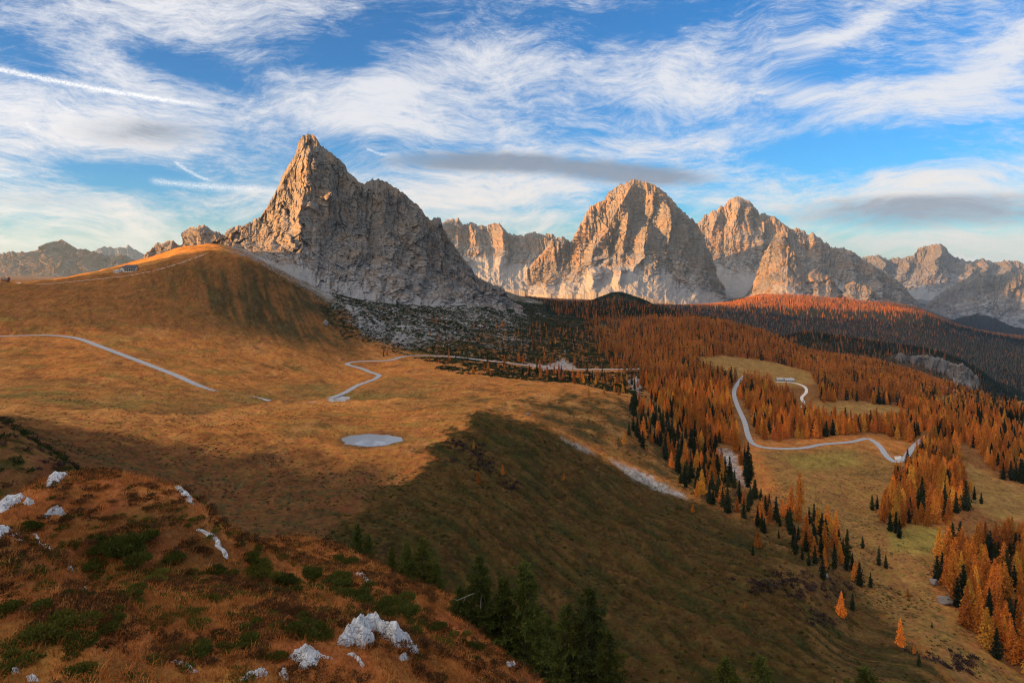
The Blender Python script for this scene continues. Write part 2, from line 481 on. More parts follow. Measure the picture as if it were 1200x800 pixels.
# downhill runnels on the left hill and the dark slope
run = fbm((0.80 * GX + 0.60 * GY) / 13, (-0.60 * GX + 0.80 * GY) / 110, octs=4, seed=40, ridged=True)
GZ += 2.4 * run * (0.5 + 0.9 * fbm(GX / 70, GY / 70, octs=2, seed=43)) * sstep(600, 720, GY) * sstep(1200, 900, GY) * sstep(460, 330, PXX)
run2 = fbm((0.77 * GX + 0.64 * GY) / 12 + 0.8 * fbm(GX / 40, GY / 40, octs=2, seed=45), (-0.64 * GX + 0.77 * GY) / 80, octs=4, seed=41, ridged=True)
GZ += 2.8 * run2 * sstep(225, 270, GY) * sstep(560, 470, GY) * sstep(470, 560, PXX) * sstep(1010, 930, PXX)
PYG = HY - F * (GZ - CAMZ) / GY


def refresh():
    global PYG, PYMIN
    PYG = HY - F * (GZ - CAMZ) / GY
    PYMIN = np.minimum.accumulate(PYG, axis=0)


refresh()


def ground(x, y):
    x, y = np.asarray(x, float), np.maximum(np.asarray(y, float), 5.001)
    px = CX + F * x / y
    c = np.clip(np.interp(px, PXG, np.arange(NC)), 0, NC - 1.001)
    r = np.clip(np.interp(np.log(y), LD, np.arange(NR)), 0, NR - 1.001)
    ci, ri = c.astype(int), r.astype(int)
    cf, rf = c - ci, r - ri
    return (GZ[ri, ci] * (1 - cf) + GZ[ri, ci + 1] * cf) * (1 - rf) + (GZ[ri + 1, ci] * (1 - cf) + GZ[ri + 1, ci + 1] * cf) * rf


def to_pix(x, y, z):
    return CX + F * x / y, HY - F * (z - CAMZ) / y


def hit(px, py, dmin=8.0):
    """first ground point met along the sight line through a picture point"""
    c = float(np.clip(np.interp(px, PXG, np.arange(NC)), 0, NC - 1.001))
    ci, cf = int(c), c - int(c)
    v = PYG[:, ci] * (1 - cf) + PYG[:, ci + 1] * cf
    idx = np.where((v <= py) & (DG > dmin))[0]
    if len(idx) == 0:
        d = DG[np.argmin(v)]
    else:
        r = max(idx[0], 1)
        v0, v1 = v[r - 1], v[r]
        t = 1.0 if v0 <= v1 else np.clip((v0 - py) / (v0 - v1), 0, 1)
        d = DG[r - 1] + (DG[r] - DG[r - 1]) * t
    x = (px - CX) / F * d
    return np.array([x, d, float(ground(x, d))])


# ---- roads: centre lines as seen, brought onto the land, smoothed, then the land is graded to them
ROADS = {
    'pass_road': dict(pts=[(-90, 395), (0, 394), (60, 392), (85, 394), (110, 403), (150, 418), (200, 437), (244, 454), (290, 464), (335, 471), (366, 471), (388, 467), (402, 461), (420, 451), (438, 444), (446, 440), (436, 437), (418, 431), (404, 427), (402, 424), (415, 423), (455, 422.5), (470, 418), (480, 416.5), (520, 417), (570, 422), (620, 428), (660, 432), (700, 433), (740, 432), (775, 430)], w=6.0, cut=[(262, 322, 3.0)]),
    'valley_road': dict(pts=[(872, 440), (866, 447), (860, 460), (864, 475), (873, 495), (878, 514), (884, 524), (900, 526), (935, 524), (965, 521), (1000, 517), (1016, 512.5), (1025, 516), (1033, 526), (1040, 536), (1049, 541), (1058, 540), (1063, 533), (1074, 520), (1090, 508)], w=5.2, cut=[]),
    'gravel_track': dict(pts=[(908, 447), (930, 448.5), (941, 452), (945, 459), (939, 467), (943, 473), (940, 478), (947, 482), (954, 487)], w=3.8, cut=[]),
    'ridge_path': dict(pts=[(20, 331), (75, 331.5), (110, 327), (160, 322.5), (190, 315), (225, 304), (241, 297.5)], w=2.6, cut=[]),
}


def smooth_path(p, step=4.0, it=14):
    p = np.asarray(p, float)
    seg = np.r_[0, np.cumsum(np.hypot(np.diff(p[:, 0]), np.diff(p[:, 1])))]
    n = max(8, int(seg[-1] / step))
    s = np.linspace(0, seg[-1], n)
    q = np.stack([pchip1(seg, p[:, k], s) for k in range(3)], 1)
    for _ in range(it):
        q[1:-1, :2] = 0.25 * q[:-2, :2] + 0.5 * q[1:-1, :2] + 0.25 * q[2:, :2]
    for _ in range(60):
        q[1:-1, 2] = 0.25 * q[:-2, 2] + 0.5 * q[1:-1, 2] + 0.25 * q[2:, 2]
    return q


def grade(path, half, blend, zoff=0.0):
    bx0, bx1 = path[:, 0].min() - blend, path[:, 0].max() + blend
    by0, by1 = path[:, 1].min() - blend, path[:, 1].max() + blend
    sel = np.where((GX > bx0) & (GX < bx1) & (GY > by0) & (GY < by1))
    if len(sel[0]) == 0:
        return
    x, y = GX[sel], GY[sel]
    bd, bz = np.full(len(x), 1e9), np.zeros(len(x))
    for a in range(0, len(path), 1):
        d = (x - path[a, 0]) ** 2 + (y - path[a, 1]) ** 2
        k = d < bd
        bd[k] = d[k]
        bz[k] = path[a, 2]
    bd = np.sqrt(bd)
    w = sstep(blend, half, bd)
    GZ[sel] = GZ[sel] * (1 - w) + (bz + zoff) * w


for nm, r in ROADS.items():
    pts = np.array([hit(a, c, 300) for a, c in r['pts']])
    for (a, c, dz) in r['cut']:
        for i, q in enumerate(r['pts']):
            if a <= q[0] <= c:
                pts[i, 2] -= dz
    r['path'] = smooth_path(pts, 4.0, 14 if nm != 'gravel_track' else 6)
for nm, r in ROADS.items():
    grade(r['path'], r['w'] * 0.5 + 2.5, r['w'] * 0.5 + 13, -0.25)
refresh()

# the bank that hides the road where it dips behind the meadow edge
pp = ROADS['pass_road']['path']
ppx = CX + F * pp[:, 0] / pp[:, 1]
sel = (ppx > 225) & (ppx < 350)
oi = np.argsort(ppx[sel])
rd = np.interp(PXX, ppx[sel][oi], pp[sel, 1][oi])
e = rd - GY
GZ += 3.6 * sstep(4, 9, e) * sstep(34, 14, e) * sstep(243, 262, PXX) * sstep(336, 322, PXX)
refresh()

# the lip of the near meadow terrace
lp = np.array([hit(a, c, 300) for a, c in ((-60, 470), (60, 481), (150, 487), (250, 486), (320, 474), (385, 469), (440, 472), (500, 468), (560, 462))])
lpx = CX + F * lp[:, 0] / lp[:, 1]
e = GY - pchip1(lpx, lp[:, 1], np.clip(PXX, -60, 560))
LIP = e.copy()
lipn = 0.6 + 0.8 * fbm(GX / 40, GY / 40, octs=2, seed=44)
GZ += lipn * (3.4 * np.exp(-(e / 13) ** 2) - 3.0 * np.exp(-((e - 32) / 16) ** 2)) * sstep(-80, 0, PXX) * sstep(570, 500, PXX)
refresh()

# pond: level the bank
pc = hit(436, 515, 300)
POND = dict(c=pc, rx=20.0, ry=18.0)
pr = np.hypot((GX - pc[0]) / POND['rx'], (GY - pc[1]) / POND['ry'])
w = sstep(1.85, 1.25, pr)
GZ[:] = GZ * (1 - w) + w * (pc[2] - 0.20 + 0.20 * sstep(1.06, 1.2, pr) + 0.40 * sstep(1.1, 1.6, pr))
POND['z'] = pc[2] - 0.05
refresh()


# ------------------------------------------------------------------ vegetation cover of the land (which plants grow where)
def cover_colors():
    px, py, d, X, Y = PXX, PYG, GY, GX, GY
    n_big = fbm(X / 90, Y / 90, octs=4, seed=11)
    n_mid = fbm(X / 22, Y / 22, octs=4, seed=12)
    n_sm = fbm(X / 5, Y / 5, octs=3, seed=13)
    n_hor = fbm(px / 90, py / 9, octs=4, seed=14)
    n_fi = fbm(X / 2.1, Y / 2.1, octs=2, seed=17)
    rx_, ry_ = px + 26 * n_mid + 14 * n_sm, py + 14 * n_mid + 9 * n_sm
    gold, olive = np.array([.40, .150, .037]), np.array([.21, .128, .034])
    rust, dark = np.array([.27, .095, .028]), np.array([.050, .042, .016])
    green, heath = np.array([.020, .023, .006]), np.array([.105, .050, .022])
    floor, scree = np.array([.17, .080, .028]), np.array([.33, .315, .30])
    straw = np.array([.33, .20, .075])
    C = np.empty(px.shape + (3,))
    C[:] = gold

    def lay(mask, colr):
        C[:] = C * (1 - mask[..., None]) + colr * mask[..., None]
    lay(sstep(0.05, 0.45, n_big + 0.4 * n_mid) * 0.55, olive)
    lay(sstep(0.10, 0.5, n_mid + 0.5 * n_sm) * 0.5, np.array([.24, .095, .03]))
    pt = fbm(X / 38, Y / 38, octs=5, gain=.6, seed=15)
    lay(sstep(0.10, 0.32, pt) * 0.55, np.array([.20, .080, .026]))
    lay(sstep(0.18, 0.42, fbm(X / 60 + 4, Y / 24, octs=5, gain=.62, seed=16)) * 0.6, np.array([.085, .052, .020]))
    lay(sstep(0.12, 0.4, fbm(X / 26, Y / 60, octs=4, gain=.6, seed=18)) * 0.45, np.array([.46, .215, .070]))
    # left hill: brown, streaked dark
    hill = soft_poly(px, py, [(-300, 300), (0, 325), (150, 310), (250, 290), (330, 310), (420, 380), (420, 425), (330, 400), (200, 385), (-300, 380)], 14) * (d < 1000) * (d > 560)
    lay(hill * 0.85, np.array([.175, .076, .023]))
    lay(hill * sstep(0.0, 0.35, n_hor) * 0.4, np.array([.12, .065, .022]))
    st = sstep(0.0, 0.45, run * 0.6 + 0.55 * n_mid + 0.5 * n_big)
    lay(soft_poly(px, py, [(180, 330), (260, 300), (330, 320), (430, 385), (430, 420), (330, 400), (240, 370)], 18) * (d > 560) * (d < 1300) * (0.12 + 0.75 * st), dark)
    # terraces of the hollow by the road: olive and rust bands
    band = (d > 430) * (d < 760) * sstep(560, 470, px)
    lay(band * sstep(0.08, 0.36, n_hor) * 0.65, olive)
    lay(band * sstep(0.10, 0.38, -n_hor) * 0.6, np.array([.20, .085, .028]))
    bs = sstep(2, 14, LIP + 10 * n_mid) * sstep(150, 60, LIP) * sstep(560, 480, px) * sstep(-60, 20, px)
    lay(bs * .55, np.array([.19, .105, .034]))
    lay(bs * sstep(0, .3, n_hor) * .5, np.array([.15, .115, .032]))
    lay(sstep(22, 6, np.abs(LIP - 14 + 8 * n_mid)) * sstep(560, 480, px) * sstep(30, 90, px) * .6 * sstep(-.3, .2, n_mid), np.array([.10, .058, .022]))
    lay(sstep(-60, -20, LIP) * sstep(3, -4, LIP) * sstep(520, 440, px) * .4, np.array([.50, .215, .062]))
    # meadow margin with dwarf shrubs, towards the gully
    mar = sstep(440, 365, d + 60 * n_mid + 30 * n_sm) * (d > 150) * sstep(500, 430, px)
    lay(mar * 0.9, heath * .8)
    lay(mar * sstep(-0.1, 0.3, n_sm + 0.6 * n_mid) * 0.8, dark * .8)
    lay(sstep(0.15, 0.5, n_sm + n_mid * 0.7) * (d > 330) * (d < 470) * sstep(470, 380, px) * sstep(80, 140, px) * 0.5, dark)
    # left spur
    lay((d > 68) * (d < 230) * sstep(230, 130, px) * 0.9, heath)
    lay((d > 68) * (d < 230) * sstep(230, 130, px) * sstep(-.1, .3, n_sm + .4 * n_mid) * .9, green)
    # dark slope with pale runs
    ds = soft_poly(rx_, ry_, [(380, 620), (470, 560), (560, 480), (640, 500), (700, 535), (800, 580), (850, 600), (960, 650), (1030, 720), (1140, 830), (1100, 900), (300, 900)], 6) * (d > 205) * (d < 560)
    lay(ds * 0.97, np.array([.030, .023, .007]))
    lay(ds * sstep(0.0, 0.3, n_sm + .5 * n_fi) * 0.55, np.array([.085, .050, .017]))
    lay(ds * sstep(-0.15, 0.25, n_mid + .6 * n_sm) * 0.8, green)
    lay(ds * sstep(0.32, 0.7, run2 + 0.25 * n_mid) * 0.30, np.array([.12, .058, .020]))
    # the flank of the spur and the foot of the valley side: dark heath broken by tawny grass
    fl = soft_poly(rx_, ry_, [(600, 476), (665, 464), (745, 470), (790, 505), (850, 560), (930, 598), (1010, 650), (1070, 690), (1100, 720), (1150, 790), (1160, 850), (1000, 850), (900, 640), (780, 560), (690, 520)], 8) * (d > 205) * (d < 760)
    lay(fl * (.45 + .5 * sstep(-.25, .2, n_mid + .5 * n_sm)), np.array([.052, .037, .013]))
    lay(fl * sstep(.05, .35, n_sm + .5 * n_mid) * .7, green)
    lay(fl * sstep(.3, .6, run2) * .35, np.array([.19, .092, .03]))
    # spur top
    sp = soft_poly(px, py, [(500, 440), (640, 455), (750, 470), (800, 520), (860, 575), (760, 560), (640, 490), (560, 475)], 12) * (d > 420) * (d < 760)
    lay(sp * sstep(0.0, 0.4, n_mid + .3 * n_sm) * 0.7, dark)
    lay(sp * sstep(0.1, 0.4, -n_mid) * 0.4, straw)
    # valley floor
    vf = soft_poly(px + 12 * n_mid, py + 8 * n_mid, [(890, 530), (1000, 520), (1070, 545), (1040, 600), (1110, 630), (1090, 680), (1130, 760), (1200, 800), (1130, 800), (1000, 680), (930, 600)], 10) * (d > 240) * (d < 720)
    lay(vf * 0.85, np.array([.23, .125, .038]))
    lay(vf * sstep(0.1, 0.45, n_mid) * 0.6, np.array([.20, .088, .032]))
    lay(vf * sstep(0.2, 0.5, n_sm + .6 * n_big) * 0.6, dark)
    lay(soft_poly(px, py, [(1040, 618), (1085, 614), (1115, 625), (1085, 650), (1045, 645)], 6) * 0.85 * (d < 560), np.array([.22, .165, .038]))
    lay(soft_poly(px, py, [(915, 535), (1000, 528), (1010, 545), (940, 552)], 6) * 0.7 * (d < 720), np.array([.22, .160, .038]))
    # forest floors
    ff = soft_poly(px, py, [(690, 370), (820, 372), (1000, 425), (1150, 470), (1500, 500), (1500, 830), (1200, 800), (1100, 690), (1090, 640), (1130, 600), (1060, 540), (1080, 515), (1000, 508), (880, 514), (840, 570), (790, 520), (740, 450)], 8)
    ff = np.maximum(ff * (1 - vf) * (d < 1700), sstep(1350, 1700, d))
    for clr in CLEARINGS:
        ff = ff * (1 - soft_poly(px, py, clr, 3) * (d < 1500))
    lay(ff * 0.85, floor)
    lay(sstep(1500, 1800, d) * sstep(560, 640, px) * .85, np.array([.045, .034, .018]))
    for clr in CLEARINGS:
        cm = soft_poly(px, py, clr, 3) * (d < 1500)
        lay(cm * .9, np.array([.24, .14, .045]))
        lay(cm * .7 * sstep(0, .4, n_mid), olive)
    # dwarf pine and boulder ground below the peak
    dp = soft_poly(px, py, [(300, 300), (360, 325), (480, 345), (600, 345), (700, 372), (760, 430), (640, 428), (480, 412), (420, 395), (370, 360)], 14) * (d > 900)
    lay(dp * (0.6 + 0.4 * sstep(-.2, .3, n_mid)), np.array([.055, .040, .018]))
    lay(dp * sstep(-.05, .3, n_mid + .3 * n_big), green)
    sc = dp * sstep(1080, 1250, d) * sstep(640, 560, px) * sstep(-0.25, 0.35, n_big + .5 * n_mid + sstep(1200, 1420, d) * 0.5)
    lay(np.clip(sc, 0, 1), scree)
    rk = (d > 1700) * (d < 5000) * sstep(690, 620, px) * sstep(430, 480, px)
    lay(rk * 0.9, np.array([.07, .055, .03]))
    lay(rk * sstep(0.0, .35, n_mid + .6 * n_big) * .8, scree * .8)
    lay((d > 2300) * (d < 2800) * sstep(640, 680, px) * sstep(800, 770, px), green)
    # pass beyond the hill: tawny grass in the last sun
    lay((d > 915) * (d < 1500) * sstep(290, 262, px) * 0.85, np.array([.34, .15, .04]))
    rb = soft_poly(rx_, ry_, [(266, 291), (300, 301), (345, 326), (400, 360), (425, 392), (480, 408), (610, 376), (600, 330), (300, 280)], 6) * (d > 925) * (d < 1700)
    lay(rb * .85, np.array([.085, .060, .034]))
    lay(rb * sstep(-.1, .25, n_mid + .5 * n_sm + .3 * sstep(1300, 1000, d)) * .85, scree * .8)
    lay(rb * sstep(.1, .4, fbm(X / 18, Y / 18, octs=3, seed=80)) * sstep(330, 420, px) * .8, green)
    # the knoll in front
    kn = (d < 112) * (1 - sstep(160, 110, px) * (d > 70))
    lay(kn, rust)
    lay(kn * sstep(-0.05, 0.4, n_mid + .4 * n_sm) * 0.65, np.array([.30, .125, .034]))
    lay(kn * sstep(-0.02, 0.3, fbm(X / 6, Y / 6, octs=3, seed=77)) * 0.7, np.array([.13, .047, .018]))
    lay(kn * sstep(0.22, 0.5, fbm(X / 9, Y / 9, octs=3, seed=78)) * 0.6, np.array([.06, .05, .015]))
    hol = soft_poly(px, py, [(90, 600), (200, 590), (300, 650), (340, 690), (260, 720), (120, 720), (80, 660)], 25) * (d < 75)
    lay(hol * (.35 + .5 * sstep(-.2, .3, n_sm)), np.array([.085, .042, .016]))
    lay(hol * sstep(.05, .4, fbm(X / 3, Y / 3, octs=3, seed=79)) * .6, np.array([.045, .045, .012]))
    # bare scree runs
    for q in SCREES:
        w = q[1]
        s = soft_poly(px + 3 * n_mid, py + 4 * n_sm, q[0], w) * (d > q[2]) * (d < q[3])
        lay(np.clip(s * (0.65 + 0.5 * n_sm), 0, 1), scree * q[4])
    # verge of the roads
    for nm, r in ROADS.items():
        pass
    # wet margin of the pond
    lay(sstep(1.5, 1.0, pr) * 0.6, np.array([.10, .055, .025]))
    C *= np.clip(1 + 0.30 * n_sm + 0.22 * n_fi + 0.16 * n_mid, .4, 1.8)[..., None]
    return np.clip(C, 0.008, 0.6)


CLEARINGS = [
    [(812, 420), (850, 417), (905, 424), (950, 436), (956, 449), (925, 453), (880, 446), (830, 436)],
    [(935, 478), (960, 472), (1000, 470), (1060, 478), (1074, 491), (1010, 498), (968, 494)],
    [(1098, 464), (1124, 463), (1122, 475), (1096, 476)],
    [(1130, 540), (1165, 560), (1215, 575), (1215, 612), (1165, 608), (1135, 590), (1124, 560)],
    [(1180, 497), (1215, 492), (1215, 502), (1180, 505)],
]
SCREES = [
    ([(713, 537), (735, 546), (760, 556), (806, 584), (775, 577), (740, 560)], 2.0, 300, 620, 1.05),
    ([(655, 512), (690, 526), (700, 533), (680, 528)], 2.0, 300, 620, .7),
    ([(838, 525), (858, 528), (868, 550), (874, 572), (860, 560), (848, 540)], 2.5, 300, 700, 1.0),
    ([(612, 424), (640, 428), (662, 420), (676, 432), (640, 434)], 2.0, 800, 1300, 1.0),
    ([(734, 446), (746, 440), (752, 452), (749, 464), (742, 458)], 2.0, 600, 1300, 1.0),
    ([(410, 318), (440, 318), (480, 325), (520, 345), (560, 368), (500, 355), (440, 335)], 5.0, 1000, 1700, 1.15),
    ([(1035, 600), (1062, 575), (1058, 590), (1040, 610)], 1.5, 300, 700, .35),
]


def mat(name):
    m = bpy.data.materials.new(name)
    m.use_nodes = True
    return m, NB(m.node_tree)


def finish(b, bsdf_out, disp=None):
    b.n('ShaderNodeOutputMaterial', {0: bsdf_out})


def ground_material():
    m, b = mat('alpine_grass')
    c = b.n('ShaderNodeAttribute', attribute_name='cover').outputs[0]
    pos = b.n('ShaderNodeNewGeometry').outputs['Position']
    cd = b.n('ShaderNodeCameraData').outputs['View Distance'] if False else None
    # tussock texture at several sizes, so that it reads from near and far
    fine = b.noise(pos, 3.2, 5, 0.7)
    mid = b.noise(pos, 0.55, 5, 0.68)
    wide = b.noise(pos, 0.07, 4, 0.62)
    strv = b.vm('MULTIPLY', pos, (0.5, 0.16, 0.5))
    streak = b.noise(strv, 0.5, 5, 0.65)
    v = b.m('ADD', b.m('ADD', b.m('MULTIPLY', fine, 0.7), b.m('MULTIPLY', mid, 0.75)), b.m('ADD', b.m('MULTIPLY', wide, 0.5), b.m('MULTIPLY', streak, 0.5)))
    k = b.ramp(v, 0.92, 1.53, 0.35, 1.7, False)
    cc = b.mix(1.0, c, b.n('ShaderNodeCombineXYZ', {0: k, 1: k, 2: k}).outputs[0], 'MULTIPLY')
    # dwarf shrubs: small dark spots
    vor = b.n('ShaderNodeTexVoronoi', {'Vector': b.vm('ADD', pos, b.vm('MULTIPLY', b.n('ShaderNodeTexNoise', {'Vector': pos, 'Scale': 0.6}).outputs[1], (1.6, 1.6, 1.6))), 'Scale': 0.42})
    spot = b.m('MULTIPLY', b.ramp(vor.outputs[0], 0.55, 0.2), b.ramp(b.noise(pos, 0.045, 4, 0.65), 0.50, 0.64))
    cc = b.mix(b.m('MULTIPLY', spot, 0.62), cc, (0.045, 0.036, 0.016))
    hue = b.n('ShaderNodeHueSaturation', {'Hue': b.ramp(b.noise(pos, 0.23, 3), 0.3, 0.7, 0.482, 0.516, False), 'Saturation': 1.0, 'Value': 1.0, 'Color': cc}).outputs[0]
    h = b.m('ADD', b.m('MULTIPLY', fine, 0.10), b.m('MULTIPLY', mid, 0.8))
    bump = b.n('ShaderNodeBump', {'Strength': 0.75, 'Distance': 0.9, 'Height': h})
    p = b.n('ShaderNodeBsdfPrincipled', {'Base Color': hue, 'Roughness': 1.0, 'Specular IOR Level': 0.0, 'Normal': bump.outputs[0]})
    finish(b, p.outputs[0])
    return m


def rock_material(name, scale, tint=(1, 1, 1), warm=0.5):
    """limestone walls: grey and ochre beds, dark water streaks, pale scree where the 'scree' attribute says so"""
    m, b = mat(name)
    pos = b.n('ShaderNodeNewGeometry').outputs['Position']
    q = b.vm('MULTIPLY', pos, (1 / scale, 1 / scale, 1 / scale))
    streak = b.noise(b.vm('MULTIPLY', q, (1.0, 1.0, 0.16)), 6.0, 6, 0.68, 0.4)
    blot = b.noise(q, 1.6, 5, 0.6)
    bed = b.noise(b.vm('MULTIPLY', q, (0.35, 0.35, 2.6)), 3.0, 5, 0.65, 0.6)
    fine = b.noise(q, 22.0, 5, 0.7)
    grey, ochre, darkc, pale = [tuple(np.array(c) * np.array(tint)) for c in ((.175, .158, .142), (.30, .185, .095), (.062, .056, .052), (.29, .265, .24))]
    c = b.mix(b.m('MULTIPLY', b.ramp(blot, 0.42, 0.66), warm), grey, ochre)
    c = b.mix(b.m('MULTIPLY', b.ramp(bed, 0.52, 0.70), 0.55), c, pale)
    c = b.mix(b.m('MULTIPLY', b.ramp(streak, 0.50, 0.68), 0.7), c, darkc)
    c = b.mix(b.m('MULTIPLY', b.ramp(fine, 0.5, 0.75), 0.4), c, darkc)
    sc = b.n('ShaderNodeAttribute', attribute_name='scree').outputs['Fac']
    scm = b.ramp(b.m('ADD', sc, b.m('MULTIPLY', b.m('SUBTRACT', b.noise(b.vm('MULTIPLY', q, (1, 1, .8)), 5.0, 6, 0.72), 0.5), 2.0)), 0.48, 0.66)
    scc = b.mix(fine, (.19 * tint[0], .178 * tint[1], .17 * tint[2]), (.30, .288, .276))
    c = b.mix(scm, c, scc)
    gr = b.n('ShaderNodeAttribute', attribute_name='turf').outputs['Fac']
    grm = b.ramp(b.m('ADD', gr, b.m('MULTIPLY', b.m('SUBTRACT', b.noise(q, 7.0, 5, 0.7), 0.5), 1.1)), 0.45, 0.6)
    c = b.mix(grm, c, b.mix(blot, (.045, .046, .018), (.16, .075, .025)))
    h = b.m('ADD', b.m('MULTIPLY', streak, 1.0), b.m('ADD', b.m('MULTIPLY', fine, 0.5), b.m('MULTIPLY', bed, 0.6)))
    bump = b.n('ShaderNodeBump', {'Strength': 0.8, 'Distance': scale * 0.05, 'Height': h})
    p = b.n('ShaderNodeBsdfPrincipled', {'Base Color': c, 'Roughness': 0.9, 'Specular IOR Level': 0.15, 'Normal': bump.outputs[0]})
    finish(b, p.outputs[0])
    return m


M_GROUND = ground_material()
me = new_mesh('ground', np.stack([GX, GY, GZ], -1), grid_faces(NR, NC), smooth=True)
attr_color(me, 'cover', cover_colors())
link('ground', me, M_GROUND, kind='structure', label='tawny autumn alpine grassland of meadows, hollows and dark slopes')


# ------------------------------------------------------------------ mountains
def mountain(name, label, crest, foot, rows, mat_, prof, scale, amp, back, colstep=1.0, ribs=(), seed=0, crestjag=1.0, scree_from=0.75, turf=0.0, ledge=0.25, pxr=None, vert=0.3, smooth=False):
    """a rock mass lofted from its crest down to its foot and over the back, carved by fluted relief.
    crest / foot: (picture x, picture y, distance); prof: (t, outward fraction); ribs: (x0,y0,x1,y1,width,metres)"""
    crest, foot = np.array(crest, float), np.array(foot, float)
    x0, x1 = pxr or (crest[0, 0], crest[-1, 0])
    n = int((x1 - x0) / colstep) + 1
    xs = np.linspace(x0, x1, n)

    def curve(a):
        py = np.interp(xs, a[:, 0], a[:, 1])
        d = pchip1(a[:, 0], a[:, 2], xs)
        return np.stack([(xs - CX) / F * d, d, CAMZ + (HY - py) / F * d], 1)
    A, B = curve(crest), curve(foot)
    if B[:, 1].max() < 2700:
        B[:, 2] = np.minimum(B[:, 2], ground(B[:, 0], B[:, 1]) - 4)
    jag = fbm(xs / 4.5, xs * 0 + seed, octs=4, seed=seed + 5, gain=0.6)
    jag2 = fbm(xs / 2.2, xs * 0 + seed + 4, octs=2, seed=seed + 15, ridged=True)
    A[:, 2] += (jag * 4.2 + jag2 * 1.1) * crestjag * A[:, 1] / F
    # cosine spacing puts more rows on the wall
    t = np.linspace(0, 1, rows)
    g = pchip1([p[0] for p in prof], [p[1] for p in prof], t)
    V = np.empty((rows, n, 3))
    arc0 = np.r_[0, np.cumsum(np.hypot(np.diff(A[:, 0]), np.diff(A[:, 1])))] / scale
    tw = t[:, None] + 0.34 * (t * (1 - t))[:, None] * (fbm(arc0 * 0.7, arc0 * 0 + seed, octs=4, gain=.6, seed=seed + 60)[None] + 0.5 * fbm(np.repeat(arc0[None], rows, 0) * 2, t[:, None] * 6 + arc0[None] * 0, octs=3, seed=seed + 61))
    gg = pchip1([p[0] for p in prof], [p[1] for p in prof], np.clip(tw, 0, 1))
    V[..., :2] = A[None, :, :2] + (B - A)[None, :, :2] * gg[..., None]
    V[..., 2] = A[None, :, 2] + (B - A)[None, :, 2] * t[:, None]
    # outward horizontal normal of the sheet
    T = np.gradient(V[..., :2], axis=1)
    k = 9
    T = np.stack([np.apply_along_axis(lambda r: np.convolve(np.pad(r, k, mode='edge'), np.ones(2 * k + 1) / (2 * k + 1), 'valid'), 1, T[..., i]) for i in (0, 1)], -1)
    N = np.stack([T[..., 1], -T[..., 0]], -1)
    N /= np.linalg.norm(N, axis=-1, keepdims=True) + 1e-9
    arc = np.r_[0, np.cumsum(np.hypot(np.diff(A[:, 0]), np.diff(A[:, 1])))]
    a = np.repeat(arc[None], rows, 0) / scale
    seg = np.linalg.norm(np.diff(V, axis=0), axis=-1)
    z = -np.concatenate([np.zeros((1, n)), np.cumsum(seg, 0)], 0) / scale + A[None, :, 2] / scale
    wv = V[..., 1] / scale * 0.0
    wa = a + 0.22 * fbm(a * .8, z * .5, octs=3, seed=seed + 1) + 0.05 * fbm(a * 5, z * 5, octs=2, seed=seed + 31)
    wz = z + 0.22 * fbm(a * .9, z * .9, octs=3, seed=seed + 2) + 0.05 * fbm(a * 5, z * 5, octs=2, seed=seed + 32)
    # big buttresses, then broken planes at four sizes, then clefts
    rel = 0.8 * fbm(wa * 0.8, wz * vert, octs=2, gain=0.45, seed=seed + 3, ridged=True)
    rel += 0.9 * facets(wa * 1.1, wz * 0.42, seed + 4)
    rel += 0.55 * facets(wa * 2.6 + 7, wz * 1.0, seed + 41)
    rel += 0.30 * facets(wa * 6.2 + 3, wz * 2.9, seed + 42)
    rel += 0.16 * facets(wa * 14 + 1, wz * 8, seed + 43)
    rel += 0.10 * fbm(wa * 20, wz * 14, octs=3, gain=0.6, seed=seed + 6)
    rel += 0.5 * fbm(wa * 0.4, wz * 0.35, octs=2, seed=seed + 7)
    gl = fbm(wa * 1.15 + 3, wz * vert * 0.5, octs=3, seed=seed + 16)
    rel -= 0.55 * np.exp(-(gl / 0.05) ** 2)
    gl = fbm(wa * 3.4 + 3, wz * vert * 1.2, octs=3, seed=seed + 17)
    rel -= 0.28 * np.exp(-(gl / 0.05) ** 2)
    st = wz * 7 + 0.8 * fbm(a * .7, z * .7, octs=2, seed=seed + 8)
    rel += ledge * (np.abs((st % 1) - 0.25) * 1.2 - 0.4) * (0.5 + 0.5 * fbm(a, z, octs=2, seed=seed + 9))
    tt = np.repeat(t[:, None], n, 1)
    talus = sstep(scree_from - 0.05 + 0.09 * 0, scree_from + 0.16, tt + 0.16 * fbm(wa * 1.6, wz * .25, octs=4, seed=seed + 12))
    env = (0.18 + 0.82 * sstep(0, 0.09, tt)) * (1 - 0.88 * talus)
    disp = amp * rel * env
    PX, PY = to_pix(V[..., 0], V[..., 1], V[..., 2])
    for (xa, ya, xb, yb, w, mtr) in ribs:
        dx, dy = xb - xa, yb - ya
        L2 = dx * dx + dy * dy
        s = np.clip(((PX - xa) * dx + (PY - ya) * dy) / L2, 0, 1)
        dist = np.hypot(PX - xa - s * dx, PY - ya - s * dy) + 0.12 * w * fbm(PX / 6, PY / 6, octs=2, seed=seed + 21)
        disp += mtr * np.maximum(0, 1 - dist / w) * (0.10 + 0.90 * sstep(0, 0.25, s)) * (1 - 0.5 * s ** 4)
    V[..., :2] += N * disp[..., None]
    V[..., 2] += talus * amp * 0.35 * fbm(wa * 2.2, wz * 1.6, octs=5, gain=.55, seed=seed + 33, ridged=True)
    V[..., 2] += env * amp * 0.10 * fbm(wa * 5, wz * 5, octs=3, seed=seed + 30)
    # scree only lies where it is not too steep
    du = np.gradient(V, axis=1)
    dv = np.gradient(V, axis=0)
    nn = np.cross(du, dv)
    nz = np.abs(nn[..., 2]) / (np.linalg.norm(nn, axis=-1) + 1e-9)
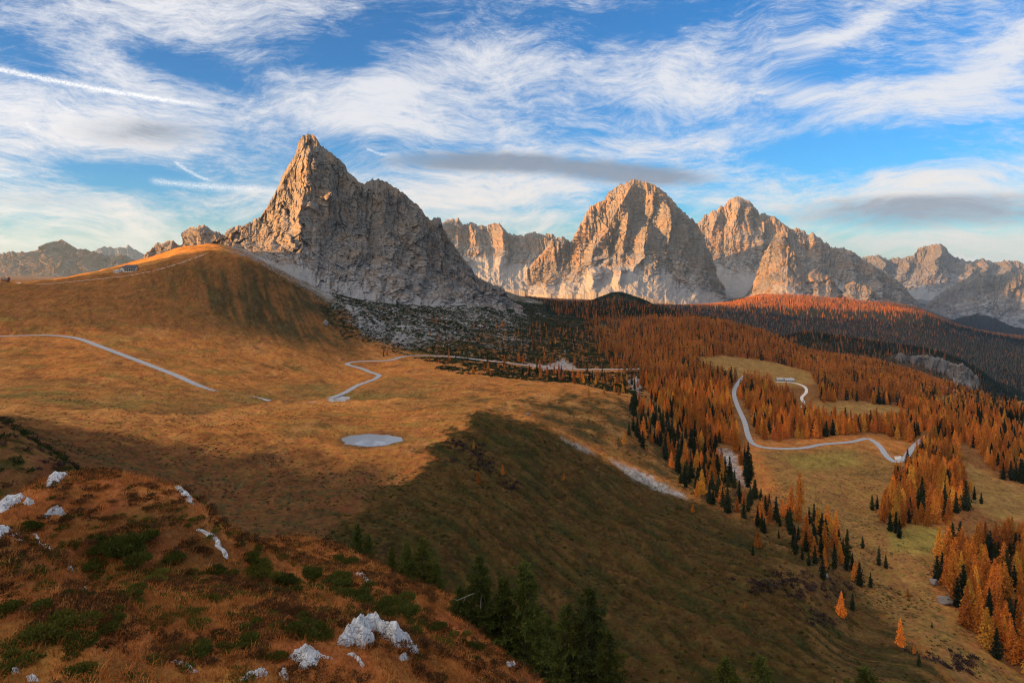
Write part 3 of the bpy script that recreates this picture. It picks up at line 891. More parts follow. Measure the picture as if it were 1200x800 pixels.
    scr = np.clip(talus * 1.0 + 0.55 * sstep(0.62, 0.85, nz) * sstep(0.15, 0.4, tt), 0, 1)
    tf = np.clip(turf * sstep(scree_from - .15, 1.0, tt + 0.15 * fbm(wa, wz, octs=3, seed=seed + 14)), 0, 1)
    # back of the mountain
    nb = 14
    tb = np.linspace(0, 1, nb + 1)[1:]
    Bk = A.copy()
    Nb = -N[0]
    Bk[:, :2] += Nb * back
    Bk[:, 2] = np.minimum(B[:, 2], A[:, 2] - 1) - 5
    W = V[0][None] + (Bk - V[0])[None] * tb[:, None, None]
    W[..., :2] += Nb[None] * (amp * .6 * fbm(a[:nb] * 1.0 + 5, tb[:, None] * 2 + a[:nb] * 0, octs=4, seed=seed + 50, ridged=True) * np.sin(tb * math.pi)[:, None])[..., None]
    full = np.concatenate([W[::-1], V], 0)
    # skirts close the foot
    sk = V[-1].copy(); sk[:, 2] -= 0.06 * (A[:, 2].max() - B[:, 2].min()) + 10
    full = np.concatenate([full, sk[None]], 0)
    S = np.concatenate([np.zeros((nb, n)), scr, scr[-1:]], 0)
    Tf = np.concatenate([np.zeros((nb, n)), tf, tf[-1:]], 0)
    me = new_mesh(name, full, grid_faces(*full.shape[:2]), smooth=smooth)
    attr_float(me, 'scree', S)
    attr_float(me, 'turf', Tf)
    return link(name, me, mat_, kind='structure', label=label)


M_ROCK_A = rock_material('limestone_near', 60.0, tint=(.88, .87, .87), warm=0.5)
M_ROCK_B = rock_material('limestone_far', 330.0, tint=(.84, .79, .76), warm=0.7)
M_ROCK_C = rock_material('limestone_distant_shade_tint', 500.0, tint=(.60, .62, .66), warm=0.5)  # darker bluish tint puts the far ranges' shade into the rock colour

def wooded_material():
    m, b = mat('far_wooded_slope')
    pos = b.n('ShaderNodeNewGeometry').outputs['Position']
    a = b.noise(b.vm('MULTIPLY', pos, (1, 1, .5)), 0.05, 5, 0.75)
    c = b.mix(b.ramp(a, .40, .62), (.012, .017, .013), (.055, .034, .016))
    bp = b.n('ShaderNodeBump', {'Strength': 1.0, 'Distance': 12.0, 'Height': a})
    p = b.n('ShaderNodeBsdfPrincipled', {'Base Color': c, 'Roughness': 1.0, 'Specular IOR Level': 0.0, 'Normal': bp.outputs[0]})
    finish(b, p.outputs[0])
    return m


M_WOODED = wooded_material()

# horn-shaped peak beside the pass
mountain('mountain', 'tall horn shaped limestone peak with a sunlit left edge and a long shaded wall',
         [(222, 292, 1440), (240, 288, 1445), (262, 279, 1450), (280, 268, 1456), (306, 254, 1466), (322, 228, 1476), (334, 200, 1484), (343, 187, 1490), (347, 179, 1492), (350, 166, 1494), (356, 158.5, 1497), (366, 157.5, 1500), (371, 163, 1500), (377, 172, 1505), (387, 179, 1515), (394, 185, 1522), (403, 192, 1530), (410, 205, 1540), (420, 213, 1550), (426, 216, 1556), (436, 211, 1566), (449, 212, 1580), (459, 218, 1595), (472, 226, 1610), (481, 234, 1625), (491, 244, 1640), (498, 253, 1655), (505, 260, 1665), (508, 256, 1668), (512, 254, 1670), (516, 257, 1675), (519, 267, 1680), (527, 280, 1690), (540, 299, 1705), (556, 322, 1720), (572, 332, 1735), (589, 338, 1750), (597, 352, 1760), (612, 360, 1770)],
         [(222, 300, 1370), (255, 300, 1330), (285, 302, 1280), (310, 309, 1230), (330, 316, 1195), (350, 322, 1180), (400, 334, 1215), (470, 350, 1290), (530, 362, 1400), (570, 368, 1480), (612, 372, 1560)],
         250, M_ROCK_A, [(0, 0), (0.25, 0.10), (0.5, 0.26), (0.72, 0.48), (0.88, 0.74), (1, 1)], 70, 14, 260, colstep=0.95,
         ribs=[(366, 166, 358, 232, 14, 24), (358, 232, 344, 300, 16, 22), (388, 200, 378, 262, 11, 18), (412, 210, 420, 300, 12, 16), (440, 215, 452, 320, 14, 16), (478, 235, 492, 330, 14, 18), (504, 262, 520, 340, 12, 14), (372, 262, 364, 315, 12, 12), (540, 305, 560, 350, 12, 14), (338, 215, 322, 268, 9, 8)],
         seed=3, scree_from=0.92, turf=0.0, vert=0.28)

# limestone band in the wooded hill
mountain('cliff', 'pale limestone cliff band breaking out of the dark wooded hill',
         [(1036, 428, 2110), (1046, 417, 2105), (1056, 414, 2100), (1066, 419, 2100), (1076, 416, 2100), (1090, 417, 2100), (1104, 421, 2100), (1118, 427, 2100), (1128, 427, 2095), (1138, 434, 2090), (1148, 446, 2090)],
         [(1036, 440, 2050), (1090, 452, 2030), (1148, 456, 2030)], 70, M_ROCK_A, [(0, 0), (0.6, 0.3), (1, 1)], 40, 9, 120, colstep=0.5, seed=140, scree_from=3.0, ribs=(), vert=.3)

# small crags behind the grassy shoulder
mountain('mountain', 'low jagged crags rising behind the sunlit pass slope',
         [(150, 316, 2350), (162, 309, 2350), (175, 294, 2340), (186, 284, 2330), (189, 286.5, 2320), (192, 287, 2320), (199, 281, 2300), (204, 283, 2290), (209, 289, 2300), (213, 287, 2300), (216, 290, 2290), (219, 276, 2330), (223, 266, 2320), (229, 269, 2270), (233, 265, 2250), (238, 263.5, 2240), (244, 267, 2230), (250, 272, 2220), (256, 273, 2210), (263, 277, 2210), (267, 271, 2260), (270, 270, 2240), (278, 265, 2210), (287, 265.5, 2200), (296, 272, 2200), (310, 285, 2200)],
         [(150, 322, 2150), (200, 318, 2050), (250, 308, 1980), (310, 306, 1940)], 110, M_ROCK_A,
         [(0, 0), (0.4, 0.25), (0.7, 0.55), (1, 1)], 60, 12, 180, colstep=0.6, seed=21, scree_from=0.9, turf=0.45,
         ribs=[(223, 267, 219, 300, 8, 26), (199, 282, 188, 310, 7, 16), (240, 265, 236, 300, 7, 16), (276, 266, 266, 300, 8, 22)])

# the great square-cut massif
mountain('mountain', 'huge domed limestone massif with orange lit ribs above pale scree',
         [(618, 316, 7500), (632, 300, 7500), (640, 292, 7500), (646, 281, 7500), (650, 278.5, 7500), (657, 279, 7500), (663, 280, 7510), (669, 284, 7520), (676, 272, 7510), (681, 261, 7500), (687, 251, 7495), (693, 242, 7490), (700, 239, 7485), (707, 236, 7480), (713, 227, 7475), (722, 219, 7470), (733, 215, 7465), (741, 211, 7460), (750, 212, 7450), (758, 214, 7460), (769, 219, 7480), (781, 228, 7520), (791, 239, 7560), (800, 249, 7600), (809, 256, 7650), (817, 262, 7700), (822, 279, 7740), (829, 293, 7780), (834, 306, 7800), (840, 322, 7820), (848, 340, 7850)],
         [(618, 346, 6900), (650, 347, 6650), (690, 345, 6500), (740, 346, 6400), (800, 358, 6450), (848, 358, 6700)],
         300, M_ROCK_B, [(0, 0), (0.2, 0.05), (0.5, 0.14), (0.62, 0.22), (0.70, 0.40), (0.84, 0.70), (1, 1)], 330, 64, 900, colstep=0.62,
         ribs=[(741, 214, 714, 262, 10, 120), (714, 262, 690, 305, 9, 120), (735, 240, 728, 300, 8, 110), (757, 262, 744, 312, 9, 150), (774, 232, 776, 300, 7, 120), (760, 225, 763, 252, 7, 80), (797, 256, 800, 312, 8, 100), (655, 280, 652, 300, 9, 150), (700, 312, 695, 338, 9, 190), (727, 312, 724, 334, 8, 160), (676, 320, 665, 340, 12, 140), (815, 266, 824, 314, 7, 90), (650, 320, 646, 345, 10, 150)],
         seed=33, scree_from=0.76, vert=0.24, ledge=0.75)

# long massif with the stepped summit
mountain('mountain', 'long stepped limestone massif falling away to the right of the dome',
         [(800, 285, 9560), (817, 263, 9550), (825, 254, 9540), (837, 247, 9530), (852, 239, 9520), (856, 233.5, 9510), (866, 231, 9500), (879, 237, 9450), (885, 243, 9450), (891, 252, 9450), (896, 250, 9450), (901, 254, 9430), (907, 254, 9400), (916, 261, 9400), (922, 266, 9400), (928, 269, 9380), (935, 268, 9360), (942, 271, 9340), (947, 276, 9340), (952, 273, 9320), (962, 281, 9300), (976, 291, 9300), (989, 291, 9300), (1003, 298, 9300), (1016, 308, 9300), (1036, 318, 9300), (1057, 333, 9300), (1070, 349, 9300), (1084, 362, 9300)],
         [(800, 345, 8500), (850, 350, 7900), (900, 352, 7700), (960, 358, 7800), (1020, 366, 8000), (1084, 376, 8400)],
         230, M_ROCK_B, [(0, 0), (0.22, 0.10), (0.4, 0.24), (0.6, 0.44), (0.8, 0.70), (1, 1)], 360, 66, 1000, colstep=0.62,
         ribs=[(868, 232, 858, 268, 9, 160), (840, 247, 832, 282, 9, 140), (918, 262, 930, 320, 9, 130), (952, 275, 962, 325, 8, 120), (895, 252, 886, 300, 8, 130), (990, 292, 1000, 340, 9, 110), (1016, 309, 1030, 352, 9, 110), (880, 240, 872, 262, 7, 90)],
         seed=47, scree_from=0.70, vert=0.26, ledge=0.75, turf=0.35)

# the yellow buttress standing before it
mountain('mountain', 'sharp golden yellow rock buttress in full sun before the stepped massif',
         [(868, 352, 7450), (880, 338, 7350), (889, 318, 7300), (892, 307, 7250), (898, 295, 7170), (904, 283, 7070), (908, 276, 7020), (914, 273, 6960), (918, 271, 6930), (923, 274, 6920), (927, 284, 6930), (935, 304, 6920), (941, 313, 6910), (945, 319, 6910), (951, 327, 6930), (955, 318, 6880), (959, 315, 6830), (965, 322, 6810), (972, 325, 6800), (978, 330, 6800), (987, 346, 6820), (993, 336, 6780), (999, 330, 6730), (1006, 333, 6690), (1016, 335, 6660), (1024, 343, 6660), (1033, 349, 6650), (1050, 355, 6630), (1072, 363, 6610)],
         [(868, 356, 6950), (892, 352, 6550), (918, 352, 6200), (960, 356, 6030), (1000, 360, 5950), (1040, 366, 5950), (1072, 370, 6050)],
         150, M_ROCK_B, [(0, 0), (0.35, 0.16), (0.6, 0.4), (1, 1)], 260, 42, 420, colstep=0.55,
         ribs=[(917, 272, 906, 325, 8, 120), (926, 284, 938, 340, 7, 70), (958, 316, 948, 345, 8, 110), (970, 325, 972, 350, 7, 60), (1000, 331, 992, 352, 8, 110), (1018, 336, 1012, 356, 8, 90)],
         seed=61, scree_from=0.80, turf=0.55, vert=0.28)

# ridge between the horn and the dome
mountain('mountain', 'grey serrated rock ridge closing the gap between horn peak and dome',
         [(490, 290, 9000), (508, 280, 8900), (519, 268, 8800), (523, 261, 8750), (527, 257, 8720), (533, 257.5, 8700), (537, 256.5, 8680), (540, 261, 8680), (545, 264, 8700), (551, 261, 8720), (557, 263, 8720), (564, 265, 8720), (570, 265.5, 8720), (576, 263, 8720), (581, 262, 8720), (585, 262, 8720), (590, 270, 8760), (599, 275, 8800), (606, 276, 8820), (611, 277, 8820), (619, 274, 8820), (626, 272.5, 8800), (633, 275, 8800), (641, 275.5, 8780), (647, 274, 8750), (652, 280, 8750), (664, 296, 8750), (680, 312, 8750)],
         [(490, 330, 7800), (560, 338, 7400), (620, 342, 7300), (680, 342, 7500)],
         200, M_ROCK_B, [(0, 0), (0.3, 0.14), (0.55, 0.38), (0.8, 0.7), (1, 1)], 300, 55, 800, colstep=0.6,
         ribs=[(530, 258, 520, 290, 8, 160), (545, 300, 536, 325, 10, 260), (558, 264, 562, 310, 7, 110), (584, 262, 588, 310, 8, 120), (566, 285, 572, 315, 6, 90), (612, 278, 620, 320, 8, 100)],
         seed=75, scree_from=0.55, vert=0.26)

# distant ranges
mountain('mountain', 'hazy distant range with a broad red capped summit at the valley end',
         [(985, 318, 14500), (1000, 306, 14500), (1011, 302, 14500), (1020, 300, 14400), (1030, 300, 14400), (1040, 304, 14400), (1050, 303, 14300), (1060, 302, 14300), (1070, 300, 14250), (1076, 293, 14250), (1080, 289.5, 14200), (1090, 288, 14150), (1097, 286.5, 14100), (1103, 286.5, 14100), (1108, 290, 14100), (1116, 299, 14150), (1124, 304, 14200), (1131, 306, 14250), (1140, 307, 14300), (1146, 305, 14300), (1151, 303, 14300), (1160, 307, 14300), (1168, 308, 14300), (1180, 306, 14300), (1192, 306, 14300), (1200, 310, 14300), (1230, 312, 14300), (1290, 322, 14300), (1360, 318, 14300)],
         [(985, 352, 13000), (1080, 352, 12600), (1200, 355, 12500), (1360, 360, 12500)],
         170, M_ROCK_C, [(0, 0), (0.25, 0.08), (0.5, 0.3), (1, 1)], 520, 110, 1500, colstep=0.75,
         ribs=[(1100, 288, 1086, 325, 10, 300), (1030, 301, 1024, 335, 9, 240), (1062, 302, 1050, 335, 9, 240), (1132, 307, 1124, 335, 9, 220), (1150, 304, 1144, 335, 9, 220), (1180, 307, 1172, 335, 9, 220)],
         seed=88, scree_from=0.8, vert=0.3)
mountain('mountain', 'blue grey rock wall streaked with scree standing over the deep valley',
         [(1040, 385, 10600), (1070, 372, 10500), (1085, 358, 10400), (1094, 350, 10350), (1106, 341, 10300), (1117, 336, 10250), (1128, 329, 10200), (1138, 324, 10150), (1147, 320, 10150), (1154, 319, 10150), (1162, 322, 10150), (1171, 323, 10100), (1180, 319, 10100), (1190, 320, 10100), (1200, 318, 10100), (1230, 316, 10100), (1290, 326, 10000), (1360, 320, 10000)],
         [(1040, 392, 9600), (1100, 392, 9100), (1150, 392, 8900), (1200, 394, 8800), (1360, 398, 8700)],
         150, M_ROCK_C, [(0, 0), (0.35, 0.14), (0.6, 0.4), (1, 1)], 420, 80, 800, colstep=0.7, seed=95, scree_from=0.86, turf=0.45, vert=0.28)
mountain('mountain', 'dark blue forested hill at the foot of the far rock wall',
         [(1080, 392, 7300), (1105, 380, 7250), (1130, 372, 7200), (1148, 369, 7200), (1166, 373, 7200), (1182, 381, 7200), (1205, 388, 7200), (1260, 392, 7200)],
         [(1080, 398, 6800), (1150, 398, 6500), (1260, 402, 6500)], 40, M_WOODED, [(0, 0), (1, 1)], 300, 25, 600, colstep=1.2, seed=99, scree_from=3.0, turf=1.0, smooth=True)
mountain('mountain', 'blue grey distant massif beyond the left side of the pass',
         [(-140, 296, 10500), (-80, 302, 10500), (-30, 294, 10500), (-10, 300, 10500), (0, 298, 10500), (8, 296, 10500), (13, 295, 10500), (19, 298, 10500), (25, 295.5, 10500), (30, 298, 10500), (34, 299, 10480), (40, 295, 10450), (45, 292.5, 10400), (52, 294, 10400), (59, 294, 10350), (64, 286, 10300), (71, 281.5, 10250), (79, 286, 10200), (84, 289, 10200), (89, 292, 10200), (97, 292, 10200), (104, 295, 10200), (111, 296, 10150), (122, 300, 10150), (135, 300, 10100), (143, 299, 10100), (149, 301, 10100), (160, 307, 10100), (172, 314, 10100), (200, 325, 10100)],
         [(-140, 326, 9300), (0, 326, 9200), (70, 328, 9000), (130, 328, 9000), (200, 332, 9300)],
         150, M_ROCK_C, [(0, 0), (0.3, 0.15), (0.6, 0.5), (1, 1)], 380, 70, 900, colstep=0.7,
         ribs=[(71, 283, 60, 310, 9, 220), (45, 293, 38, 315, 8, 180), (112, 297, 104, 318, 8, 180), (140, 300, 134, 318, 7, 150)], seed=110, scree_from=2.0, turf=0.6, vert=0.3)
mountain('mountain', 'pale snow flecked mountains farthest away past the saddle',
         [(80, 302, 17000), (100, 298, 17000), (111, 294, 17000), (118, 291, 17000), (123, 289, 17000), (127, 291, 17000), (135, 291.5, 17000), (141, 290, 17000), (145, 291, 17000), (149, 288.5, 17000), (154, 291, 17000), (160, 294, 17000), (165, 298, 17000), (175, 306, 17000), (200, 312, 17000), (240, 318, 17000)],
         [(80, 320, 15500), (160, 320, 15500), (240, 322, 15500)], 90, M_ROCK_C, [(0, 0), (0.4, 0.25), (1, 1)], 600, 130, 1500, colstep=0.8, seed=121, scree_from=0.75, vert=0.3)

# unseen ridge added left of the viewpoint to keep the late sun off the foreground
def shade_ridge():
    a = np.linspace(-1, 1, 90)
    X0 = np.interp(a, [-1, 1], [-1500, -1120])
    Y0 = np.interp(a, [-1, 1], [-900, 880])
    H = CAMZ + np.interp(Y0, [-900, 0, 250, 600, 750, 880], [190, 175, 125, 70, 40, 0]) + 10 * fbm(a * 6, a * 0, octs=4, seed=201)
    t = np.linspace(-1, 1, 41)
    V = np.empty((41, 90, 3))
    wd = 360.0
    V[..., 0] = X0[None] + t[:, None] * wd
    V[..., 1] = Y0[None] + 0 * t[:, None]
    V[..., 2] = (CAMZ - 160) + (H - CAMZ + 160)[None] * (1 - np.abs(t[:, None]) ** 1.25)
    V[..., 2] += 12 * fbm(V[..., 0] / 120, V[..., 1] / 120, octs=4, seed=202) * (1 - np.abs(t[:, None]))
    me = new_mesh('hill', V, grid_faces(41, 90))
    attr_color(me, 'cover', np.full((41 * 90, 3), (.25, .12, .04)))
    link('hill', me, M_GROUND, kind='structure', label='unseen grassy ridge added left of the viewpoint to shade the foreground')


shade_ridge()


# ------------------------------------------------------------------ roads, pond
def simple_mat(name, c1, c2, scale, rough=0.9, bump=0.3, dist=0.05, detail=5, spec=0.2):
    m, b = mat(name)
    tc = b.n('ShaderNodeTexCoord').outputs['Object']
    nz = b.noise(tc, scale, detail, 0.65)
    c = b.mix(b.ramp(nz, 0.3, 0.7), c1, c2)
    bp = b.n('ShaderNodeBump', {'Strength': bump, 'Distance': dist, 'Height': nz})
    p = b.n('ShaderNodeBsdfPrincipled', {'Base Color': c, 'Roughness': rough, 'Specular IOR Level': spec, 'Normal': bp.outputs[0]})
    finish(b, p.outputs[0])
    return m


M_ASPHALT = simple_mat('worn_pale_asphalt', (.27, .26, .26), (.36, .345, .34), 0.35, 0.55, 0.1, spec=0.5)
M_GRAVEL = simple_mat('pale_gravel', (.50, .44, .38), (.66, .60, .54), 0.6, 0.95, 0.2)
M_LINE = simple_mat('white_paint', (.72, .72, .70), (.82, .82, .80), 2.0, 0.6, 0.05)


def strip(path, half, lift, drop, wob=0.0):
    t = np.gradient(path[:, :2], axis=0)
    t /= np.linalg.norm(t, axis=1, keepdims=True) + 1e-9
    nrm = np.stack([-t[:, 1], t[:, 0]], 1)
    n = len(path)
    s = np.arange(n)
    hw = half * (1 + wob * fbm(s / 5.0, s * 0.0 + 3, octs=2, seed=5))
    cols = []
    for off, dz in ((-1.0, -drop), (-1.0, 0.0), (0, 0.05), (1.0, 0.0), (1.0, -drop)):
        q = path.copy()
        q[:, :2] += nrm * (off * hw)[:, None]
        q[:, 2] += lift + dz
        cols.append(q)
    V = np.stack(cols, 1)
    return new_mesh('road', V, grid_faces(n, 5), smooth=False)


names = {'pass_road': ('road', 'pale winding pass road with a tight bend through the meadow', M_ASPHALT), 'valley_road': ('road', 'pale road curving round the larch wood down to a hairpin in the valley', M_ASPHALT),
         'gravel_track': ('path', 'white gravel track winding down from the alpine hut', M_GRAVEL), 'ridge_path': ('path', 'pale path along the crest of the grassy shoulder', M_GRAVEL)}
for nm, r in ROADS.items():
    p = r['path'].copy()
    ro = link(names[nm][0], strip(p, r['w'] / 2, 0.12, 1.2, 0.12 if 'road' not in nm else 0.03), names[nm][2], kind='structure', label=names[nm][1])


def patch(name, pts_pix, m, label, lift=0.16, dmin=300):
    pts = np.array([hit(a, c, dmin) for a, c in pts_pix])
    c = pts.mean(0)
    ring = []
    n = len(pts)
    for i in range(n):
        for t in np.linspace(0, 1, 6, endpoint=False):
            ring.append(pts[i] * (1 - t) + pts[(i + 1) % n] * t)
    ring = np.array(ring)
    V = [c]
    for f in (0.35, 0.7, 1.0):
        q = c + (ring - c) * f
        V += list(q)
    V = np.array(V)
    V[:, 2] = np.maximum(ground(V[:, 0], V[:, 1]), V[:, 2].min()) + lift
    k = len(ring)
    sk = V[-k:].copy(); sk[:, 2] -= 1.5
    V = np.concatenate([V, sk])
    f3 = [(0, 1 + i, 1 + (i + 1) % k) for i in range(k)]
    f4 = []
    for a in range(3):
        o0, o1 = 1 + a * k, 1 + (a + 1) * k
        f4 += [(o0 + i, o1 + i, o1 + (i + 1) % k, o0 + (i + 1) % k) for i in range(k)]
    link(name, new_mesh(name, V, f4, f3, smooth=False), m, kind='structure', label=label)


patch('pavement', [(384, 469), (396, 463), (410, 465), (407, 470.5)], M_ASPHALT, 'paved lay-by where the pass road meets the meadow')
patch('pavement', [(1048, 534.5), (1056, 534), (1057, 538.5), (1049, 539)], M_GRAVEL, 'white gravel lay-by inside the hairpin of the valley road')


def pond():
    m, b = mat('still_water_with_thin_ice')
    tc = b.n('ShaderNodeNewGeometry').outputs['Position']
    ice = b.ramp(b.m('ADD', b.noise(b.vm('MULTIPLY', tc, (1, 0.6, 1)), 0.11, 5, 0.6), b.m('MULTIPLY', b.n('ShaderNodeAttribute', attribute_name='edge').outputs['Fac'], -0.1)), 0.52, 0.66)
    w = b.n('ShaderNodeBsdfPrincipled', {'Base Color': (.035, .04, .045, 1), 'Roughness': 0.06, 'IOR': 1.333, 'Specular IOR Level': 0.9})
    i = b.n('ShaderNodeBsdfPrincipled', {'Base Color': (.40, .41, .43, 1), 'Roughness': 0.3, 'Specular IOR Level': 0.5})
    mx = b.n('ShaderNodeMixShader', {0: b.m('ADD', 0.55, b.m('MULTIPLY', ice, 0.3)), 1: w.outputs[0], 2: i.outputs[0]})
    finish(b, mx.outputs[0])
    n = 120
    a = np.linspace(0, 2 * math.pi, n, endpoint=False)
    rad = 0.96 + 0.26 * fbm(np.cos(a) * 1.6 + 5, np.sin(a) * 1.6, octs=3, seed=9) - 0.16 * np.maximum(0, np.cos(a - 0.5)) * np.abs(np.sin(a))
    V, E = [[pc[0], pc[1], POND['z']]], [0]
    for f in (0.25, .5, .75, .9, 1.0):
        for k in range(n):
            V.append([pc[0] + math.cos(a[k]) * rad[k] * POND['rx'] * f, pc[1] + math.sin(a[k]) * rad[k] * POND['ry'] * f, POND['z']])
            E.append(f ** 4)
    f3 = [(0, 1 + i, 1 + (i + 1) % n) for i in range(n)]
    f4 = []
    for r_ in range(4):
        o0, o1 = 1 + r_ * n, 1 + (r_ + 1) * n
        f4 += [(o0 + i, o1 + i, o1 + (i + 1) % n, o0 + (i + 1) % n) for i in range(n)]
    me = new_mesh('water', V, f4, f3)
    attr_float(me, 'edge', E)
    link('water', me, m, kind='structure', label='small pale pond lying in the golden meadow')


pond()


# ------------------------------------------------------------------ buildings
M_PLASTER = simple_mat('cream_plaster', (.58, .53, .46), (.66, .61, .54), 0.8, 0.9, 0.1)
M_WOOD = simple_mat('dark_timber', (.07, .045, .03), (.12, .075, .045), 1.5, 0.8, 0.2)
M_ROOF = simple_mat('dark_slate_roof', (.05, .05, .055), (.085, .082, .085), 1.2, 0.7, 0.2)
M_ROOFG = simple_mat('weathered_grey_shingle_roof', (.30, .29, .29), (.42, .41, .41), 1.5, 0.8, 0.2)
M_GLASS = simple_mat('dark_window_glass', (.02, .025, .03), (.03, .035, .04), 1.0, 0.1, 0.0, spec=0.6)
M_STONEW = simple_mat('rubble_stone_wall', (.30, .28, .26), (.46, .44, .41), 2.2, 0.95, 0.5)


def box_data(x0, x1, y0, y1, z0, z1):
    V = [(x, y, z) for z in (z0, z1) for x, y in ((x0, y0), (x1, y0), (x1, y1), (x0, y1))]
    Fq = [(0, 3, 2, 1), (4, 5, 6, 7), (0, 1, 5, 4), (1, 2, 6, 5), (2, 3, 7, 6), (3, 0, 4, 7)]
    return V, Fq


def boxes(lst):
    V, Fq = [], []
    for bx in lst:
        v, f = box_data(*bx)
        o = len(V)
        V += v
        Fq += [tuple(i + o for i in q) for q in f]
    return V, Fq


def house(name, label, loc, rotz, L, W, H, RH, wall_m, roof_m, nwin, storeys, over=0.7, chimney=True, lower_m=None):
    root = link(name, None, label=label, cat='building' if name != 'hut' else 'hut', loc=loc)
    root.rotation_euler = (0, 0, rotz)
    # wall body with gables along the x axis
    V, Fq = box_data(-L / 2, L / 2, -W / 2, W / 2, -2.5, H)
    o = len(V)
    V += [(-L / 2, 0, H + RH), (L / 2, 0, H + RH)]
    f3 = [(4, 7, o), (5, o + 1, 6)]
    Fq = [f for f in Fq if f != (4, 5, 6, 7)]
    link('wall', new_mesh('wall', V, Fq, f3, smooth=False), wall_m, root)
    # roof of two slabs
    th = 0.35
    sl = RH / (W / 2)
    e = over
    RV, RF = [], []
    for s in (-1, 1):
        ye, ze = s * (W / 2 + e), H - sl * e
        o = len(RV)
        for x in (-L / 2 - e, L / 2 + e):
            RV += [(x, ye, ze + 0.02), (x, 0, H + RH + 0.02), (x, 0, H + RH + th), (x, ye, ze + th)]
        RF += [(o, o + 1, o + 2, o + 3), (o + 4, o + 7, o + 6, o + 5), (o, o + 4, o + 5, o + 1), (o + 3, o + 2, o + 6, o + 7), (o, o + 3, o + 7, o + 4)]
    rf = link('roof', new_mesh('roof', RV, RF, smooth=False), roof_m, root)
    if chimney:
        v, f = box_data(L * 0.18, L * 0.18 + 0.9, -0.45, 0.45, H + RH * 0.6, H + RH + 1.3)
        link('chimney', new_mesh('chimney', v, f, smooth=False), M_PLASTER, rf)
    sh = H / storeys
    for s in range(storeys):
        for i in range(nwin):
            x = -L / 2 + L * (i + 0.5) / nwin
            z0 = s * sh + sh * 0.32
            v, f = box_data(x - 0.55, x + 0.55, -W / 2 - 0.06, -W / 2 + 0.1, z0, z0 + sh * 0.45)
            wn = link('window', new_mesh('window', v, f, smooth=False), M_GLASS, root)
            v, f = box_data(x - 0.7, x + 0.7, -W / 2 - 0.14, -W / 2 + 0.05, z0 - 0.18, z0 - 0.02)
            link('sill', new_mesh('sill', v, f, smooth=False), M_PLASTER, wn)
    v, f = box_data(-L / 2 - 0.06, -L / 2 + 0.1, -0.6, 0.6, 0.0, 2.1)
    link('door', new_mesh('door', v, f, smooth=False), M_WOOD, root)
    if storeys > 1:
        v, f = box_data(-L / 2 + 0.5, L / 2 - 0.5, -W / 2 - 1.1, -W / 2 - 0.03, sh * 0.98, sh * 0.98 + 0.95)
        link('balcony', new_mesh('balcony', v, f, smooth=False), M_WOOD, root)
    return root


def on_ground(px, py, dmin):
    p = hit(px, py, dmin)
    return p


hp = on_ground(152, 318.6, 700)
house('mountain_hotel', 'mountain hotel with a big dark roof and cream walls at the pass', (hp[0], hp[1] + 3, hp[2] - 0.3), math.radians(8), 13.5, 9, 5.2, 3.6, M_PLASTER, M_ROOF, 5, 2)
hp2 = on_ground(143.5, 318.8, 700)
house('guesthouse', 'narrow cream guesthouse with sunlit gable beside the dark roofed hotel', (hp2[0], hp2[1] + 2, hp2[2] - 0.2), math.radians(96), 8, 5.6, 4.6, 2.6, M_PLASTER, M_ROOF, 3, 2)
hp3 = on_ground(136.5, 319.6, 700)
house('cottage', 'small low cream cottage left of the guesthouse at the pass', (hp3[0], hp3[1] + 1, hp3[2] - 0.1), math.radians(4), 6, 4.5, 2.5, 0.9, M_PLASTER, M_ROOFG, 2, 1, over=.3, chimney=False)
hp4 = on_ground(4.5, 330.5, 700)
house('chalet', 'dark timber chalet with a white chimney at the edge of the pass', (hp4[0], hp4[1] + 3, hp4[2] - 0.3), math.radians(12), 9, 7.5, 4.8, 2.9, M_WOOD, M_ROOF, 3, 2)
hb = on_ground(926, 447.4, 600)
house('hut', 'low stone alpine hut with a pale shingle roof at the head of the gravel track', (hb[0], hb[1] + 4, hb[2]), math.radians(-6), 12, 6, 2.6, 2.0, M_STONEW, M_ROOFG, 4, 1)
hb2 = on_ground(915, 446.6, 600)
house('hut', 'smaller pale roofed barn next to the stone alpine hut', (hb2[0], hb2[1] + 4, hb2[2]), math.radians(3), 8.5, 5, 2.2, 1.7, M_STONEW, M_ROOFG, 2, 1, chimney=False)


# ------------------------------------------------------------------ rocks
def limestone_white():
    m, b = mat('white_limestone')
    tc = b.n('ShaderNodeNewGeometry').outputs['Position']
    a = b.noise(tc, 2.2, 6, 0.7, 0.3)
    c2 = b.noise(tc, 14.0, 5, 0.75)
    cr = b.n('ShaderNodeTexVoronoi', {'Vector': b.vm('ADD', tc, b.vm('MULTIPLY', b.n('ShaderNodeTexNoise', {'Vector': tc, 'Scale': 3.0}).outputs[1], (.5, .5, .5))), 'Scale': 2.6}, feature='DISTANCE_TO_EDGE').outputs[0]
    c = b.mix(b.ramp(a, 0.35, 0.66), (.50, .50, .51), (.70, .70, .71))
    c = b.mix(b.m('MULTIPLY', b.ramp(c2, 0.52, 0.72), 0.7), c, (.24, .235, .23))
    c = b.mix(b.m('MULTIPLY', b.ramp(cr, 0.05, 0.0), 0.6), c, (.13, .12, .11))
    h = b.m('ADD', b.m('MULTIPLY', a, 0.9), b.m('ADD', b.m('MULTIPLY', c2, 0.4), b.m('MULTIPLY', b.ramp(cr, 0.0, 0.08), 0.3)))
    bp = b.n('ShaderNodeBump', {'Strength': 0.9, 'Distance': 0.16, 'Height': h})
    p = b.n('ShaderNodeBsdfPrincipled', {'Base Color': c, 'Roughness': 0.9, 'Specular IOR Level': 0.2, 'Normal': bp.outputs[0]})
    finish(b, p.outputs[0])
    return m


M_LIME = limestone_white()


